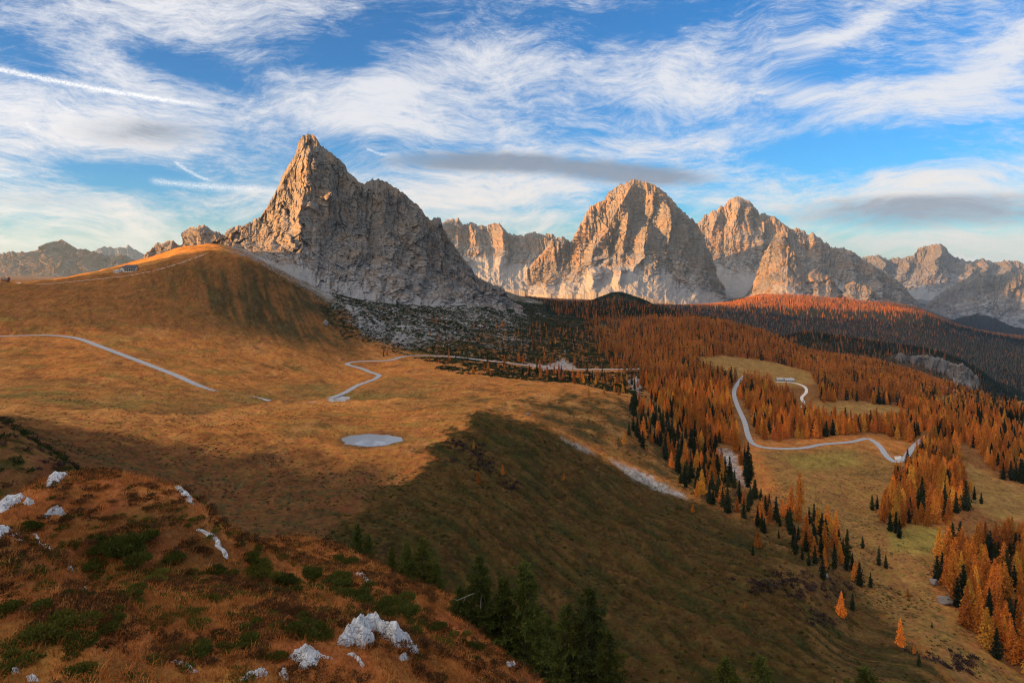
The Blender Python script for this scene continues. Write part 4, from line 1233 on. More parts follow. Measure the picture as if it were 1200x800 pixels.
def outcrop(name, label, poly, H, seed, dmin=8, group=None, lean=0.0, sink=0.10):
    """bedrock breaking through the turf: outline brought onto the ground, raised into a rough slab with thickness"""
    pts = np.array([hit(a, c, dmin) for a, c in poly])
    far = np.percentile(pts[:, 1], 30) * 1.06
    for i_, (a, c) in enumerate(poly):
        if pts[i_, 1] > far:
            pts[i_] = ((a - CX) / F * far, far, 0)
    x0, x1 = pts[:, 0].min(), pts[:, 0].max()
    y0, y1 = pts[:, 1].min(), pts[:, 1].max()
    m = 0.12 * max(x1 - x0, y1 - y0) + 0.15
    n = 84
    X, Y = np.meshgrid(np.linspace(x0 - m, x1 + m, n), np.linspace(y0 - m, y1 + m, n))
    size = max(x1 - x0, 0.3)
    po = [(p[0], p[1]) for p in pts]
    wx = X + 0.10 * size * fbm(X / size * 5, Y / size * 5, octs=4, seed=seed)
    wy = Y + 0.10 * size * fbm(X / size * 5 + 9, Y / size * 5, octs=4, seed=seed + 1)
    sd = np.where(in_poly(wx, wy, po), 1.0, -1.0) * poly_dist(wx, wy, po)
    k = np.clip(sd / (0.30 * size), -0.6, 1.0)
    rise = np.where(k > 0, np.sqrt(np.maximum(k, 0)), k * 2.0)
    tex = fbm(X / size * 4, Y / size * 4, octs=5, gain=.62, seed=seed + 2, ridged=True)
    stp = fbm(X / size * 2.2 + Y / size, Y / size * 2.2, octs=3, seed=seed + 3)
    stp = np.round(stp * 5) / 5
    Z = ground(X, Y) - sink + H * rise * (0.70 + 0.42 * tex + 0.40 * stp)
    base = np.stack([X, Y, Z], -1)
    c = base.reshape(-1, 3).mean(0)
    keep = (sd > -0.16 * size)
    q = grid_faces(n, n)
    fk = keep.ravel()[q].all(1)
    q = q[fk]
    # give the slab a body below the turf
    used = np.unique(q)
    remap = -np.ones(n * n, int); remap[used] = np.arange(len(used))
    top = base.reshape(-1, 3)[used]
    bot = top.copy(); bot[:, 2] = np.minimum(bot[:, 2], ground(bot[:, 0], bot[:, 1])) - 0.5
    q = remap[q]
    ed = {}
    for f in q:
        for i in range(4):
            a_, b_ = f[i], f[(i + 1) % 4]
            if (b_, a_) in ed:
                del ed[(b_, a_)]
            else:
                ed[(a_, b_)] = 1
    nv = len(used)
    side = [(b_, a_, a_ + nv, b_ + nv) for a_, b_ in ed]
    V = np.concatenate([top, bot]) - c
    o = link(name, new_mesh(name, V, np.concatenate([q, np.array(side, int), q[:, ::-1] + nv]), smooth=False), M_LIME, label=label, cat='rock', group=group, loc=tuple(c))
    return o


OUT = [
    ('large white limestone outcrop with a pointed top among rust grass', [(392, 757), (410, 742), (426, 727), (432, 724), (440, 731), (452, 740), (470, 752), (492, 766), (480, 764), (464, 757), (448, 748), (440, 744), (437, 752), (430, 762), (420, 756)], 1.25),
    ('white limestone slab with a blunt tip just left of the pointed outcrop', [(338, 770), (350, 760), (358, 757), (372, 764), (392, 773), (374, 772), (374, 783), (352, 784), (346, 776)], 0.45),
    ('curved white rib of limestone below the pointed outcrop', [(402, 766), (416, 764), (424, 772), (430, 784), (422, 780), (414, 770)], 0.25),
    ('low white limestone lumps at the bottom of the grass bank', [(279, 799), (290, 790), (305, 787), (318, 786), (312, 792), (298, 795)], 0.28),
    ('small square white stone beside the low limestone lumps', [(325, 788), (337, 787), (339, 795), (331, 797)], 0.3),
    ('white rock fin at the top left edge of the rust knoll', [(53, 572), (58, 558), (66, 550), (75, 549), (80, 553), (74, 562), (64, 570)], 0.5),
    ('broad white outcrop on the left shoulder of the rust knoll', [(-14, 600), (4, 585), (18, 579), (30, 579), (24, 588), (14, 594), (2, 601)], 0.45),
    ('small pale stone above the broad shoulder outcrop', [(24, 590), (36, 585), (41, 589), (34, 593)], 0.35),
    ('white ledge curving over the turf left of the green bushes', [(50, 605), (58, 597), (70, 595), (78, 602), (72, 604), (62, 603), (54, 607)], 0.35),
    ('white slab at the very left of the lower grass ridge', [(-20, 630), (0, 615), (16, 614), (34, 625), (30, 630), (8, 627), (-8, 640)], 0.5),
    ('chain of white stone running down the lower grass ridge', [(32, 622), (48, 630), (58, 641), (66, 652), (72, 662), (64, 656), (54, 644), (44, 634)], 0.3),
    ('white stone at the end of the stone chain', [(76, 664), (84, 662), (88, 671), (82, 671)], 0.3),
    ('white pointed stone standing alone in dark heath', [(94, 690), (98, 680), (106, 682), (111, 691), (102, 693)], 0.3),
    ('white rock edge on the right brow of the rust knoll', [(203, 570), (212, 569), (222, 580), (229, 592), (222, 590), (212, 581)], 0.4),
    ('white rock streak dropping down the right flank of the rust knoll', [(229, 621), (246, 622), (256, 630), (264, 645), (270, 657), (262, 652), (252, 640), (248, 630), (238, 626)], 0.4),
    ('little white stones in grass at the bottom edge of the bank', [(196, 774), (208, 772), (222, 778), (236, 788), (226, 789), (212, 781)], 0.25),
    ('tiny pale stone left of the little white stones', [(28, 792), (44, 792), (48, 798), (34, 799)], 0.2),
    ('pale stone low in the corner heath', [(10, 786), (22, 783), (24, 788), (14, 791)], 0.15),
    ('grey white stone cluster on the grass saddle behind the knoll', [(416, 670), (424, 667), (430, 674), (436, 684), (430, 686), (422, 676)], 0.45),
    ('small white stone near the pine edge', [(466, 770), (476, 768), (480, 773), (470, 775)], 0.25),
    ('pale stones at the rim of the grass slope under the pines', [(507, 689), (516, 686), (524, 688), (518, 692)], 0.4),
    ('pale stone half sunk in the grass slope under the pines', [(592, 776), (602, 774), (606, 780), (596, 782)], 0.3),
]
for i, (lb, poly, h_) in enumerate(OUT):
    outcrop('rock_outcrop', lb, poly, h_ * 1.0 + 0.10, 300 + 7 * i)


def rock_mesh(seed, sub=2):
    import bmesh
    bm = bmesh.new()
    bmesh.ops.create_icosphere(bm, subdivisions=sub, radius=1.0)
    bm.verts.ensure_lookup_table()
    v = np.array([w.co[:] for w in bm.verts])
    f = np.array([[w.index for w in q.verts] for q in bm.faces])
    bm.free()
    r = 1 + 0.35 * fbm(v[:, 0] * 1.1 + seed, v[:, 1] * 1.1, v[:, 2] * 1.1, octs=3, seed=seed)
    # facet: push in along a few planes
    rs = np.random.default_rng(seed)
    v = v * r[:, None]
    for _ in range(9):
        n = rs.normal(size=3); n /= np.linalg.norm(n)
        dd = v @ n - rs.uniform(0.55, 0.85)
        v -= np.maximum(dd, 0)[:, None] * n
    v *= np.array([1, rs.uniform(.7, 1), rs.uniform(.6, .85)])
    return new_mesh('rock_%d' % seed, v, None, f, smooth=False)


M_BOULDER = rock_material('boulder_limestone', 3.0, tint=(1.25, 1.25, 1.28), warm=0.15)
BOULD = [rock_mesh(900 + i, 3) for i in range(3)]
for q in BOULD:
    q.materials.append(M_BOULDER)
BSMALL = [rock_mesh(950 + i, 1) for i in range(3)]
for q in BSMALL:
    q.materials.append(M_BOULDER)
for i, (lb, px, py, wpx, dmin) in enumerate([
        ('large pale grey boulder at the edge of the larch wood in the valley', 1110, 708, 21, 250),
        ('flat grey boulder half in grass above the large valley boulder', 1095, 684, 12, 250),
        ('lone grey boulder on the dark flank of the grassy hill', 381, 381, 10, 600),
        ('white stone on the grassy top of the spur', 618, 486, 5, 300),
        ('rounded grey boulder where the stream bed meets the hairpin', 1056, 547, 6, 300),
        ('pale boulder below the spruce clump on the slope', 968, 676, 7, 250)]):
    p = hit(px, py, dmin)
    s = wpx / F * p[1] / 2
    o = link('boulder', BOULD[(0, 2, 1)[i % 3]], None, label=lb, cat='boulder', loc=(p[0], p[1], p[2] + 0.42 * s))
    o.scale = (s, s, s * 1.15)
    o.rotation_euler = (0.1, 0.15, i * 1.3)


# a car left in the lay-by of the pass road
def parked_car(px, py, label):
    p = hit(px, py, 400)
    root = link('parked_car', None, label=label, cat='car', loc=(p[0], p[1], p[2] + 0.2))
    root.rotation_euler = (0, 0, math.radians(24))
    mp = simple_mat('white_car_paint', (.70, .70, .71), (.74, .74, .75), 2.0, 0.25, 0.0, spec=0.5)
    mt = simple_mat('black_rubber', (.015, .015, .016), (.03, .03, .03), 8.0, 0.9, 0.1)
    prof = [(-2.1, .35), (-2.1, .85), (-1.9, 1.0), (-1.1, 1.05), (-.5, 1.5), (1.3, 1.52), (1.9, 1.05), (2.1, .95), (2.12, .35)]
    n = len(prof)
    V = [(x, y, z) for y in (-.85, .85) for x, z in prof]
    f4 = [(i, (i + 1) % n, n + (i + 1) % n, n + i) for i in range(n)]
    tri = [(0, i, i + 1) for i in range(1, n - 1)]
    f3 = [(a_, c_, b_) for a_, b_, c_ in tri] + [(n + a_, n + b_, n + c_) for a_, b_, c_ in tri]
    link('body', new_mesh('body', V, f4, f3, smooth=False), mp, root)
    for sgn in (-1, 1):
        y = sgn * .87
        w = [(-.95, y, 1.08), (-.45, y, 1.42), (1.2, y, 1.44), (1.65, y, 1.08)]
        link('window', new_mesh('window', w, [(0, 1, 2, 3)] if sgn > 0 else [(3, 2, 1, 0)], smooth=False), M_GLASS, root)
        for x in (-1.3, 1.3):
            a_ = np.arange(14) * 2 * math.pi / 14
            WV = [(x + math.cos(q) * .33, sgn * .70 + dy, .33 + math.sin(q) * .33) for dy in (-.12, .18 * sgn) for q in a_]
            WF = [(i, (i + 1) % 14, 14 + (i + 1) % 14, 14 + i) for i in range(14)]
            WT = [(14, 14 + i, 15 + i) for i in range(1, 13)] + [(0, i + 1, i) for i in range(1, 13)]
            link('wheel', new_mesh('wheel', WV, WF, WT, smooth=False), mt, root)


parked_car(396.5, 464.5, 'small white car parked in the paved lay-by of the pass road')


# ------------------------------------------------------------------ plants
def leaf_mat(name, cols, trans=0.35, rough=0.85, varv=0.45, pos_scale=0.02):
    """foliage: colour varies from plant to plant and from tuft to tuft"""
    m, b = mat(name)
    rnd = b.n('ShaderNodeObjectInfo').outputs['Random']
    geo = b.n('ShaderNodeNewGeometry')
    isl = geo.outputs['Random Per Island']
    c = b.mix(b.ramp(rnd, 0.0, 1.0, 0, 1, False), cols[0], cols[1])
    c = b.mix(b.ramp(b.m('FRACT', b.m('MULTIPLY', rnd, 7.31)), 0.72, 0.95), c, cols[2])
    v = b.m('ADD', b.m('ADD', 1.0 - varv, b.m('MULTIPLY', isl, varv * 1.1)), b.m('MULTIPLY', b.m('FRACT', b.m('MULTIPLY', rnd, 13.7)), varv * 0.9))
    c = b.mix(1.0, c, b.n('ShaderNodeCombineXYZ', {0: v, 1: v, 2: v}).outputs[0], 'MULTIPLY')
    pn = b.ramp(b.noise(geo.outputs['Position'], pos_scale, 3, 0.6), 0.32, 0.68, 0.62, 1.35, False)
    c = b.mix(1.0, c, b.n('ShaderNodeCombineXYZ', {0: pn, 1: pn, 2: pn}).outputs[0], 'MULTIPLY')
    d = b.n('ShaderNodeBsdfDiffuse', {'Color': c, 'Roughness': 0.6})
    t = b.n('ShaderNodeBsdfTranslucent', {'Color': c})
    mx = b.n('ShaderNodeMixShader', {0: trans, 1: d.outputs[0], 2: t.outputs[0]})
    finish(b, mx.outputs[0])
    return m


M_LARCH = leaf_mat('golden_larch_needles', [(.74, .27, .034), (.50, .150, .026), (.72, .36, .045)], 0.22, varv=0.58)
M_LARCHF = leaf_mat('golden_larch_needles_far', [(.52, .180, .028), (.38, .120, .026), (.50, .22, .030)])
M_SPRUCE = leaf_mat('dark_spruce_needles', [(.030, .040, .014), (.022, .030, .014), (.045, .050, .014)], 0.2)
M_PINE = leaf_mat('stone_pine_needles', [(.085, .098, .020), (.062, .076, .018), (.105, .108, .022)], 0.25, varv=0.5)
M_JUNI = leaf_mat('juniper_needles', [(.070, .074, .014), (.050, .056, .012), (.10, .085, .016)], 0.25, varv=0.5)
M_HEATH = leaf_mat('brown_heath', [(.12, .055, .022), (.080, .042, .020), (.18, .075, .022)], 0.3, varv=0.45, pos_scale=0.35)
M_TUFT = leaf_mat('rust_grass_blades', [(.40, .145, .038), (.29, .100, .028), (.46, .21, .06)], 0.35, varv=0.45, pos_scale=0.35)
M_DWARF = leaf_mat('dwarf_pine_needles', [(.034, .046, .014), (.026, .036, .012), (.05, .052, .016)], 0.2)
M_ALDER = leaf_mat('bare_alder_twigs', [(.060, .036, .032), (.045, .030, .026), (.085, .045, .028)], 0.2, varv=0.45)
M_TUSS = leaf_mat('tawny_tussock', [(.17, .080, .025), (.12, .058, .020), (.24, .12, .038)], 0.3, varv=0.5)
M_BARK = simple_mat('grey_brown_bark', (.06, .045, .035), (.13, .105, .085), 6.0, 0.95, 0.5, 0.03)
M_DEADW = simple_mat('bleached_dead_wood', (.16, .145, .13), (.25, .235, .22), 6.0, 0.95, 0.4, 0.03)


def tube(p0, p1, r0, r1, n=5):
    p0, p1 = np.array(p0, float), np.array(p1, float)
    d = p1 - p0
    d /= np.linalg.norm(d) + 1e-9
    u = np.cross(d, [0.3, 0.5, 0.81]); u /= np.linalg.norm(u)
    v = np.cross(d, u)
    a = np.arange(n) * 2 * math.pi / n
    ring = np.cos(a)[:, None] * u + np.sin(a)[:, None] * v
    V = np.concatenate([p0 + ring * r0, p1 + ring * r1])
    Fq = [(i, (i + 1) % n, n + (i + 1) % n, n + i) for i in range(n)]
    return V, Fq


def join(parts):
    V, Fq, o = [], [], 0
    for v, f in parts:
        V.append(np.asarray(v))
        Fq += [tuple(i + o for i in q) for q in f]
        o += len(v)
    return np.concatenate(V), Fq


def trunk_mesh(H, r, seed, limbs=10, lean=0.02, bare=None):
    rs = np.random.default_rng(seed)
    pts = [np.array([0, 0, -0.5])]
    for k in range(1, 7):
        pts.append(np.array([rs.normal() * lean * H * k / 6, rs.normal() * lean * H * k / 6, H * 0.97 * k / 6]))
    parts = []
    for k in range(6):
        parts.append(tube(pts[k], pts[k + 1], r * (1 - k / 6.3), r * (1 - (k + 1) / 6.3), 6))
    for _ in range(limbs):
        t = rs.uniform(0.12, 0.85)
        z = t * H * 0.97
        a = rs.uniform(0, 6.28)
        L = 0.16 * H * (1 - t) ** 0.8
        k = min(int(t * 6), 5)
        base = pts[k] + (pts[k + 1] - pts[k]) * (t * 6 - k)
        parts.append(tube(base, base + np.array([math.cos(a) * L, math.sin(a) * L, -0.1 * L]), r * 0.28 * (1 - t * .6), r * 0.06, 3))
    v, f = join(parts)
    return new_mesh('trunk', v, f)


def crown_tris(H, R, seed, levels, per, tufts, size, droop, base=0.08, power=0.8, irr=0.25, up=0.0, tri2=True):
    """whorls of branches carrying many small needle tufts"""
    rs = np.random.default_rng(seed)
    C, S = [], []
    prof = 1 + irr * rs.normal(size=levels)
    side = rs.uniform(0, 6.28)
    for i in range(levels):
        t = base + (1 - base) * ((i + rs.uniform(-.3, .3)) / levels)
        t = min(max(t, base * .8), 0.99)
        Rl = R * ((1 - t ** 1.35) ** (power + .12)) * max(0.5, prof[i]) * min(1.0, 0.55 + (t - base) * 4.0)
        nb = max(3, int(per * (0.55 + 0.45 * (1 - t))))
        a0 = rs.uniform(0, 6.28)
        for j in range(nb):
            a = a0 + j * 6.283 / nb + rs.normal() * 0.25
            L = Rl * rs.uniform(0.65, 1.12) * (1 + 0.15 * math.cos(a - side))
            nt = max(2, int(tufts * (0.35 + 0.65 * L / R)))
            for k in range(nt):
                f = (k + rs.uniform(0.2, 1.0)) / nt
                C.append([math.cos(a) * L * f, math.sin(a) * L * f, t * H - droop * L * f * f + up * L * f + rs.normal() * 0.018 * H])
                S.append(size * rs.uniform(0.65, 1.35) * (1.15 - 0.45 * t))
    for k in range(max(2, int(tufts))):
        C.append([0, 0, H * (1.0 - 0.035 * k)]); S.append(size * 0.6)
    C, S = np.array(C), np.array(S)
    C[:, :2] += rs.normal(size=(len(C), 2)) * size * 0.35
    n = len(C)
    reps = 2 if tri2 else 1
    C, S = np.repeat(C, reps, 0), np.repeat(S, reps, 0)
    n = len(C)
    u = rs.normal(size=(n, 3)); u /= np.linalg.norm(u, axis=1, keepdims=True)
    w = rs.normal(size=(n, 3)); w -= (w * u).sum(1, keepdims=True) * u; w /= np.linalg.norm(w, axis=1, keepdims=True)
    p0, p1, p2 = C + u * S[:, None], C - 0.5 * u * S[:, None] + 0.75 * w * S[:, None], C - 0.5 * u * S[:, None] - 0.75 * w * S[:, None]
    V = np.stack([p0, p1, p2], 1).reshape(-1, 3)
    return V, np.arange(len(V)).reshape(-1, 3)


def crown_mesh(*a, **k):
    V, T = crown_tris(*a, **k)
    return new_mesh('crown', V, None, T, smooth=False)


LARCH_C = [crown_mesh(16, 3.1, 500 + i, 26, 10, 8, 0.44, 0.30, base=0.05, power=(0.6, .75, .5, .66)[i], irr=0.2) for i in range(4)]
LARCH_T = [trunk_mesh(16, 0.26, 520 + i, 10) for i in range(4)]
SPRUCE_C = [crown_mesh(14, 2.5, 540 + i, 24, 9, 7, 0.46, 0.35, base=0.04, power=0.85) for i in range(3)]
SPRUCE_T = [trunk_mesh(14, 0.24, 560 + i, 8) for i in range(3)]
for q in LARCH_C: q.materials.append(M_LARCH)
for q in SPRUCE_C: q.materials.append(M_SPRUCE)
for q in LARCH_T + SPRUCE_T: q.materials.append(M_BARK)


def low_tree(H, R, seed, m, lv=11, per=6, tf=2, size=0.95):
    V, T = crown_tris(H, R, seed, lv, per, tf, size, 0.25, base=0.05, tri2=False)
    tv, tf_ = tube((0, 0, -1), (0, 0, H * 0.6), 0.22, 0.1, 3)
    me = new_mesh('low', np.concatenate([V, tv]), np.array(tf_) + len(V), T, smooth=False, mat_index=[1] * 3 + [0] * len(T))
    me.materials.append(m); me.materials.append(M_BARK)
    return me


def template(me, nm):
    return bpy.data.objects.new(nm, me)


T_LARCH = [template(low_tree(16, 3.2, 600 + i, M_LARCHF), 'larch_form') for i in range(4)]
T_SPRUCE = [template(low_tree(14, 2.6, 620 + i, M_SPRUCE), 'spruce_form') for i in range(3)]


def scatter(name, label, pts, rot, scl, forms, seed=0, tilt=None):
    """one mass of plants: a cloud of points carrying instances"""
    me = bpy.data.meshes.new(name)
    pts = np.asarray(pts, np.float32)
    me.vertices.add(len(pts))
    me.vertices.foreach_set('co', pts.ravel())
    attr_float(me, 'turn', rot)
    attr_float(me, 'size', scl)
    ia = me.attributes.new('form', 'INT', 'POINT')
    ia.data.foreach_set('value', np.random.default_rng(seed).integers(0, len(forms), len(pts)).astype(np.int32))
    o = link(name, me, None, kind='stuff', label=label)
    ng = bpy.data.node_groups.new(name + '_scatter', 'GeometryNodeTree')
    ng.interface.new_socket('Geometry', in_out='INPUT', socket_type='NodeSocketGeometry')
    ng.interface.new_socket('Geometry', in_out='OUTPUT', socket_type='NodeSocketGeometry')
    N, Lk = ng.nodes, ng.links
    gi, go = N.new('NodeGroupInput'), N.new('NodeGroupOutput')
    mp = N.new('GeometryNodeMeshToPoints')
    Lk.new(gi.outputs[0], mp.inputs[0])
    jn = N.new('GeometryNodeJoinGeometry')
    for f in forms:
        oi = N.new('GeometryNodeObjectInfo')
        oi.inputs['Object'].default_value = f
        oi.inputs['As Instance'].default_value = True
        Lk.new(oi.outputs['Geometry'], jn.inputs[0])
    ip = N.new('GeometryNodeInstanceOnPoints')
    ip.inputs['Pick Instance'].default_value = True

    def at(nm, typ):
        a = N.new('GeometryNodeInputNamedAttribute')
        a.data_type = typ
        a.inputs[0].default_value = nm
        return a.outputs[0]
    cx = N.new('ShaderNodeCombineXYZ')
    Lk.new(at('turn', 'FLOAT'), cx.inputs[2])
    Lk.new(mp.outputs[0], ip.inputs['Points'])
    Lk.new(jn.outputs[0], ip.inputs['Instance'])
    Lk.new(at('form', 'INT'), ip.inputs['Instance Index'])
    Lk.new(cx.outputs[0], ip.inputs['Rotation'])
    Lk.new(at('size', 'FLOAT'), ip.inputs['Scale'])
    Lk.new(ip.outputs[0], go.inputs[0])
    md = o.modifiers.new('scatter', 'NODES')
    md.node_group = ng
    return o


def lattice(x0, x1, y0, y1, s, seed):
    rs = np.random.default_rng(seed)
    X, Y = np.meshgrid(np.arange(x0, x1, s), np.arange(y0, y1, s))
    X = X + rs.uniform(-.5, .5, X.shape) * s
    Y = Y + rs.uniform(-.5, .5, Y.shape) * s
    X, Y = X.ravel(), Y.ravel()
    px = CX + F * X / Y
    k = (px > -40) & (px < 1240) & (Y > 8)
    X, Y = X[k], Y[k]
    Z = ground(X, Y)
    return X, Y, Z, *to_pix(X, Y, Z)


ROADPTS = np.concatenate([np.c_[r['path'][::2], np.full(len(r['path'][::2]), r['w'])] for r in ROADS.values()])


def off_road(X, Y, clear=4.0):
    ok = np.ones(len(X), bool)
    for a in range(0, len(X), 20000):
        x, y = X[a:a + 20000, None], Y[a:a + 20000, None]
        d = np.hypot(x - ROADPTS[None, :, 0], y - ROADPTS[None, :, 1]) - ROADPTS[None, :, 3] / 2
        ok[a:a + 20000] = d.min(1) > clear
    return ok


def ragged(px, py, X, Y, poly, a, wl, seed):
    """inside test with an uneven natural border"""
    return in_poly(px + a * fbm(X / wl, Y / wl, octs=3, seed=seed), py + a * .7 * fbm(X / wl + 9, Y / wl, octs=3, seed=seed + 1), poly)


# --- where larches and spruces grow (outlines of the stands as seen; the ground between them is real)
STAND_MAIN = [(676, 368), (700, 368), (800, 372), (900, 394), (1019, 428), (1137, 468), (1300, 500), (1300, 585), (1205, 575), (1165, 560), (1150, 530), (1116, 520), (1085, 516), (1070, 524), (1045, 512), (1030, 507), (1000, 510), (960, 514), (930, 516), (893, 517), (884, 500), (872, 470), (866, 458), (852, 462), (854, 490), (868, 520), (876, 545), (884, 575), (860, 575), (820, 525), (790, 490), (765, 468), (745, 440), (712, 432), (700, 400)]
GROVE_A = [(1030, 602), (1040, 582), (1060, 555), (1080, 532), (1100, 522), (1126, 528), (1124, 550), (1134, 595), (1112, 622), (1085, 616), (1046, 618)]
GROVE_B = [(1086, 680), (1098, 655), (1125, 640), (1165, 632), (1205, 640), (1310, 650), (1310, 840), (1205, 800), (1172, 775), (1138, 738), (1120, 718), (1112, 690)]
FLANK = [(740, 470), (780, 480), (820, 520), (860, 570), (900, 590), (950, 612), (1000, 650), (1010, 690), (960, 665), (890, 630), (850, 605), (800, 570), (770, 530), (740, 500)]


def forest():
    out = {'larch': [], 'spruce': []}
    rs = np.random.default_rng(31)
    # near and middle stands
    X, Y, Z, px, py = lattice(-60, 1300, 250, 1750, 6.3, 32)
    ok = off_road(X, Y, 3.5)
    for c in CLEARINGS + [[(905, 440), (956, 445), (964, 492), (934, 486), (930, 466), (905, 458)]]:
        ok &= ~in_poly(px, py, c)
    dn = fbm(X / 60, Y / 60, octs=3, seed=33)
    region = np.zeros(len(X), int)
    region[ragged(px, py, X, Y, STAND_MAIN, 9, 40, 131) & (Y > 480)] = 1
    region[ragged(px, py, X, Y, GROVE_A, 9, 25, 133) & (Y < 640) & (Y > 300)] = 2
    region[ragged(px, py, X, Y, GROVE_B, 11, 25, 135) & (Y < 560)] = 3
    # hidden backs of the wooded rises
    region[(region == 0) & (px > 700) & (Y > 1350)] = 1
    for q_ in SCREES[:5]:
        region[in_poly(px, py + 6, q_[0]) | in_poly(px, py - 8, q_[0]) | in_poly(px, py, q_[0])] = 0
    keep = ok & (region > 0) & (rs.random(len(X)) < np.where(region == 1, 0.80 + 0.4 * dn, 0.86))
    # thin out towards the dwarf pine slope on the left
    keep &= ~((px < 760) & (Y > 800) & (rs.random(len(X)) > 0.35 + 0.65 * sstep(690, 770, px)))
    sp = rs.random(len(X)) < (0.15 + 0.6 * sstep(0.08, .45, fbm(X / 35, Y / 35, octs=2, seed=35)) + 0.35 * sstep(1080, 1180, px) * sstep(600, 800, Y) + 0.5 * ((px < 900) & (px > 830) & (Y < 640)))
    for i in np.where(keep)[0]:
        kind = 'spruce' if sp[i] else 'larch'
        h = rs.normal(17.5 if kind == 'larch' else 14.5, 2.7)
        if region[i] == 1:
            h *= 0.95 - 0.22 * sstep(820, 700, px[i])
        out[kind].append((X[i], Y[i], Z[i], max(7, h), region[i]))
    # mixed open wood on the flank of the spur
    X, Y, Z, px, py = lattice(40, 330, 280, 800, 6.2, 36)
    k = in_poly(px, py, FLANK) & ~(in_poly(px, py, SCREES[2][0]) | in_poly(px, py - 9, SCREES[2][0]) | in_poly(px, py - 16, SCREES[2][0]) | in_poly(px, py, SCREES[0][0])) & (Y < 760) & (rs.random(len(X)) < 0.55 + 0.6 * fbm(X / 25, Y / 25, octs=2, seed=37))
    for i in np.where(k)[0]:
        kind = 'spruce' if rs.random() < 0.66 else 'larch'
        out[kind].append((X[i], Y[i], Z[i], max(5, rs.normal(11.5, 3)), 4))
    # scattered larches over the dwarf pine ground, along the upper road
    X, Y, Z, px, py = lattice(-500, 330, 760, 1500, 11, 38)
    k = in_poly(px, py, [(400, 410), (480, 380), (600, 360), (700, 375), (770, 440), (740, 462), (660, 460), (560, 440), (470, 425)]) & off_road(X, Y, 4) & off_road(X, Y + 16, 12) & (rs.random(len(X)) < 0.05 + 0.42 * sstep(560, 740, px))
    for i in np.where(k)[0]:
        kind = 'spruce' if rs.random() < 0.25 else 'larch'
        out[kind].append((X[i], Y[i], Z[i], max(4, rs.normal(10.0, 2.5)), 5))
    # trees one can pick out singly: x, y of the foot, height in picture units
    for kind, lst in (('larch', [(561, 566, 14), (589, 556, 12), (555, 526, 12), (661, 562, 9), (731, 520, 14), (888, 641, 23), (902, 611, 22), (864, 599, 20), (945, 640, 40), (960, 625, 32), (927, 600, 34), (937, 590, 38), (986, 722, 30), (1055, 757, 33), (1001, 680, 22), (1008, 682, 15), (1071, 766, 12), (974, 625, 22), (980, 624, 26), (970, 612, 22), (848, 583, 12), (812, 600, 11), (873, 712, 8), (1064, 700, 12), (1035, 612, 20), (655, 437, 12), (708, 462, 10), (725, 463, 11), (690, 464, 10), (765, 485, 12), (1125, 560, 18), (1138, 575, 16), (642, 440, 9), (608, 424, 14), (613, 425, 12), (638, 424, 12), (591, 425, 9), (575, 440, 7), (760, 505, 14), (800, 548, 16), (807, 545, 15), (822, 548, 20)]),
                      ('spruce', [(1030, 662, 22), (1038, 665, 16), (1011, 642, 15), (1020, 688, 18), (999, 714, 20), (955, 660, 22), (964, 678, 28), (1077, 780, 16), (1043, 622, 22), (1050, 624, 26), (1054, 630, 22), (1022, 597, 18), (1028, 596, 16), (900, 690, 10), (747, 512, 22), (742, 505, 18), (737, 510, 16), (753, 524, 20), (750, 518, 14), (978, 655, 20), (988, 648, 18), (940, 655, 14), (948, 662, 16), (1142, 585, 16), (1150, 590, 14), (882, 650, 12), (1092, 735, 8), (988, 700, 10)])):
        for px_, py_, hpx in lst:
            p = hit(px_, py_, 235)
            out[kind].append((p[0], p[1], p[2], hpx / F * p[1], 6))
    return out


FOREST = forest()
REGION_LABEL = {
    ('larch', 1): ('orange larch in the big wood on the terrace above the valley road', 'larches of the terrace wood'),
    ('larch', 2): ('orange larch in the grove between the hairpin and the green glade', 'larches of the hairpin grove'),
    ('larch', 3): ('tall orange larch in the wood beside the large pale valley boulder', 'larches of the wood by the valley boulder'),
    ('larch', 4): ('orange larch among dark spruces on the steep spur flank', 'larches on the spur flank'),
    ('larch', 5): ('small orange larch on the dwarf pine slope by the upper road', 'larches on the dwarf pine slope'),
    ('larch', 6): ('orange larch standing alone on open grass or heath', 'lone larches on open ground'),
    ('spruce', 1): ('dark green spruce in the big orange wood on the terrace', 'spruces of the terrace wood'),
    ('spruce', 2): ('dark green spruce in the orange grove by the hairpin', 'spruces of the hairpin grove'),
    ('spruce', 3): ('dark green spruce in the orange wood by the large valley boulder', 'spruces of the wood by the valley boulder'),
    ('spruce', 4): ('dark spruce in the open wood on the steep spur flank', 'spruces on the spur flank'),
    ('spruce', 5): ('small dark spruce on the dwarf pine slope by the upper road', 'spruces on the dwarf pine slope'),
    ('spruce', 6): ('dark spruce standing alone on open grass or heath', 'lone spruces on open ground'),
}


def seen(a):
    """share of the trees whose tops stand clear of nearer ground, inside the picture"""
    px, py = to_pix(a[:, 0], a[:, 1], a[:, 2] + a[:, 3] * 0.6)
    r = np.clip(np.searchsorted(DG, a[:, 1] * 0.985) - 1, 0, NR - 1)
    c = np.clip(np.interp(px, PXG, np.arange(NC)).round().astype(int), 0, NC - 1)
    return (px > -6) & (px < 1206) & (py < 803) & (py < PYMIN[r, c] - 0.3)


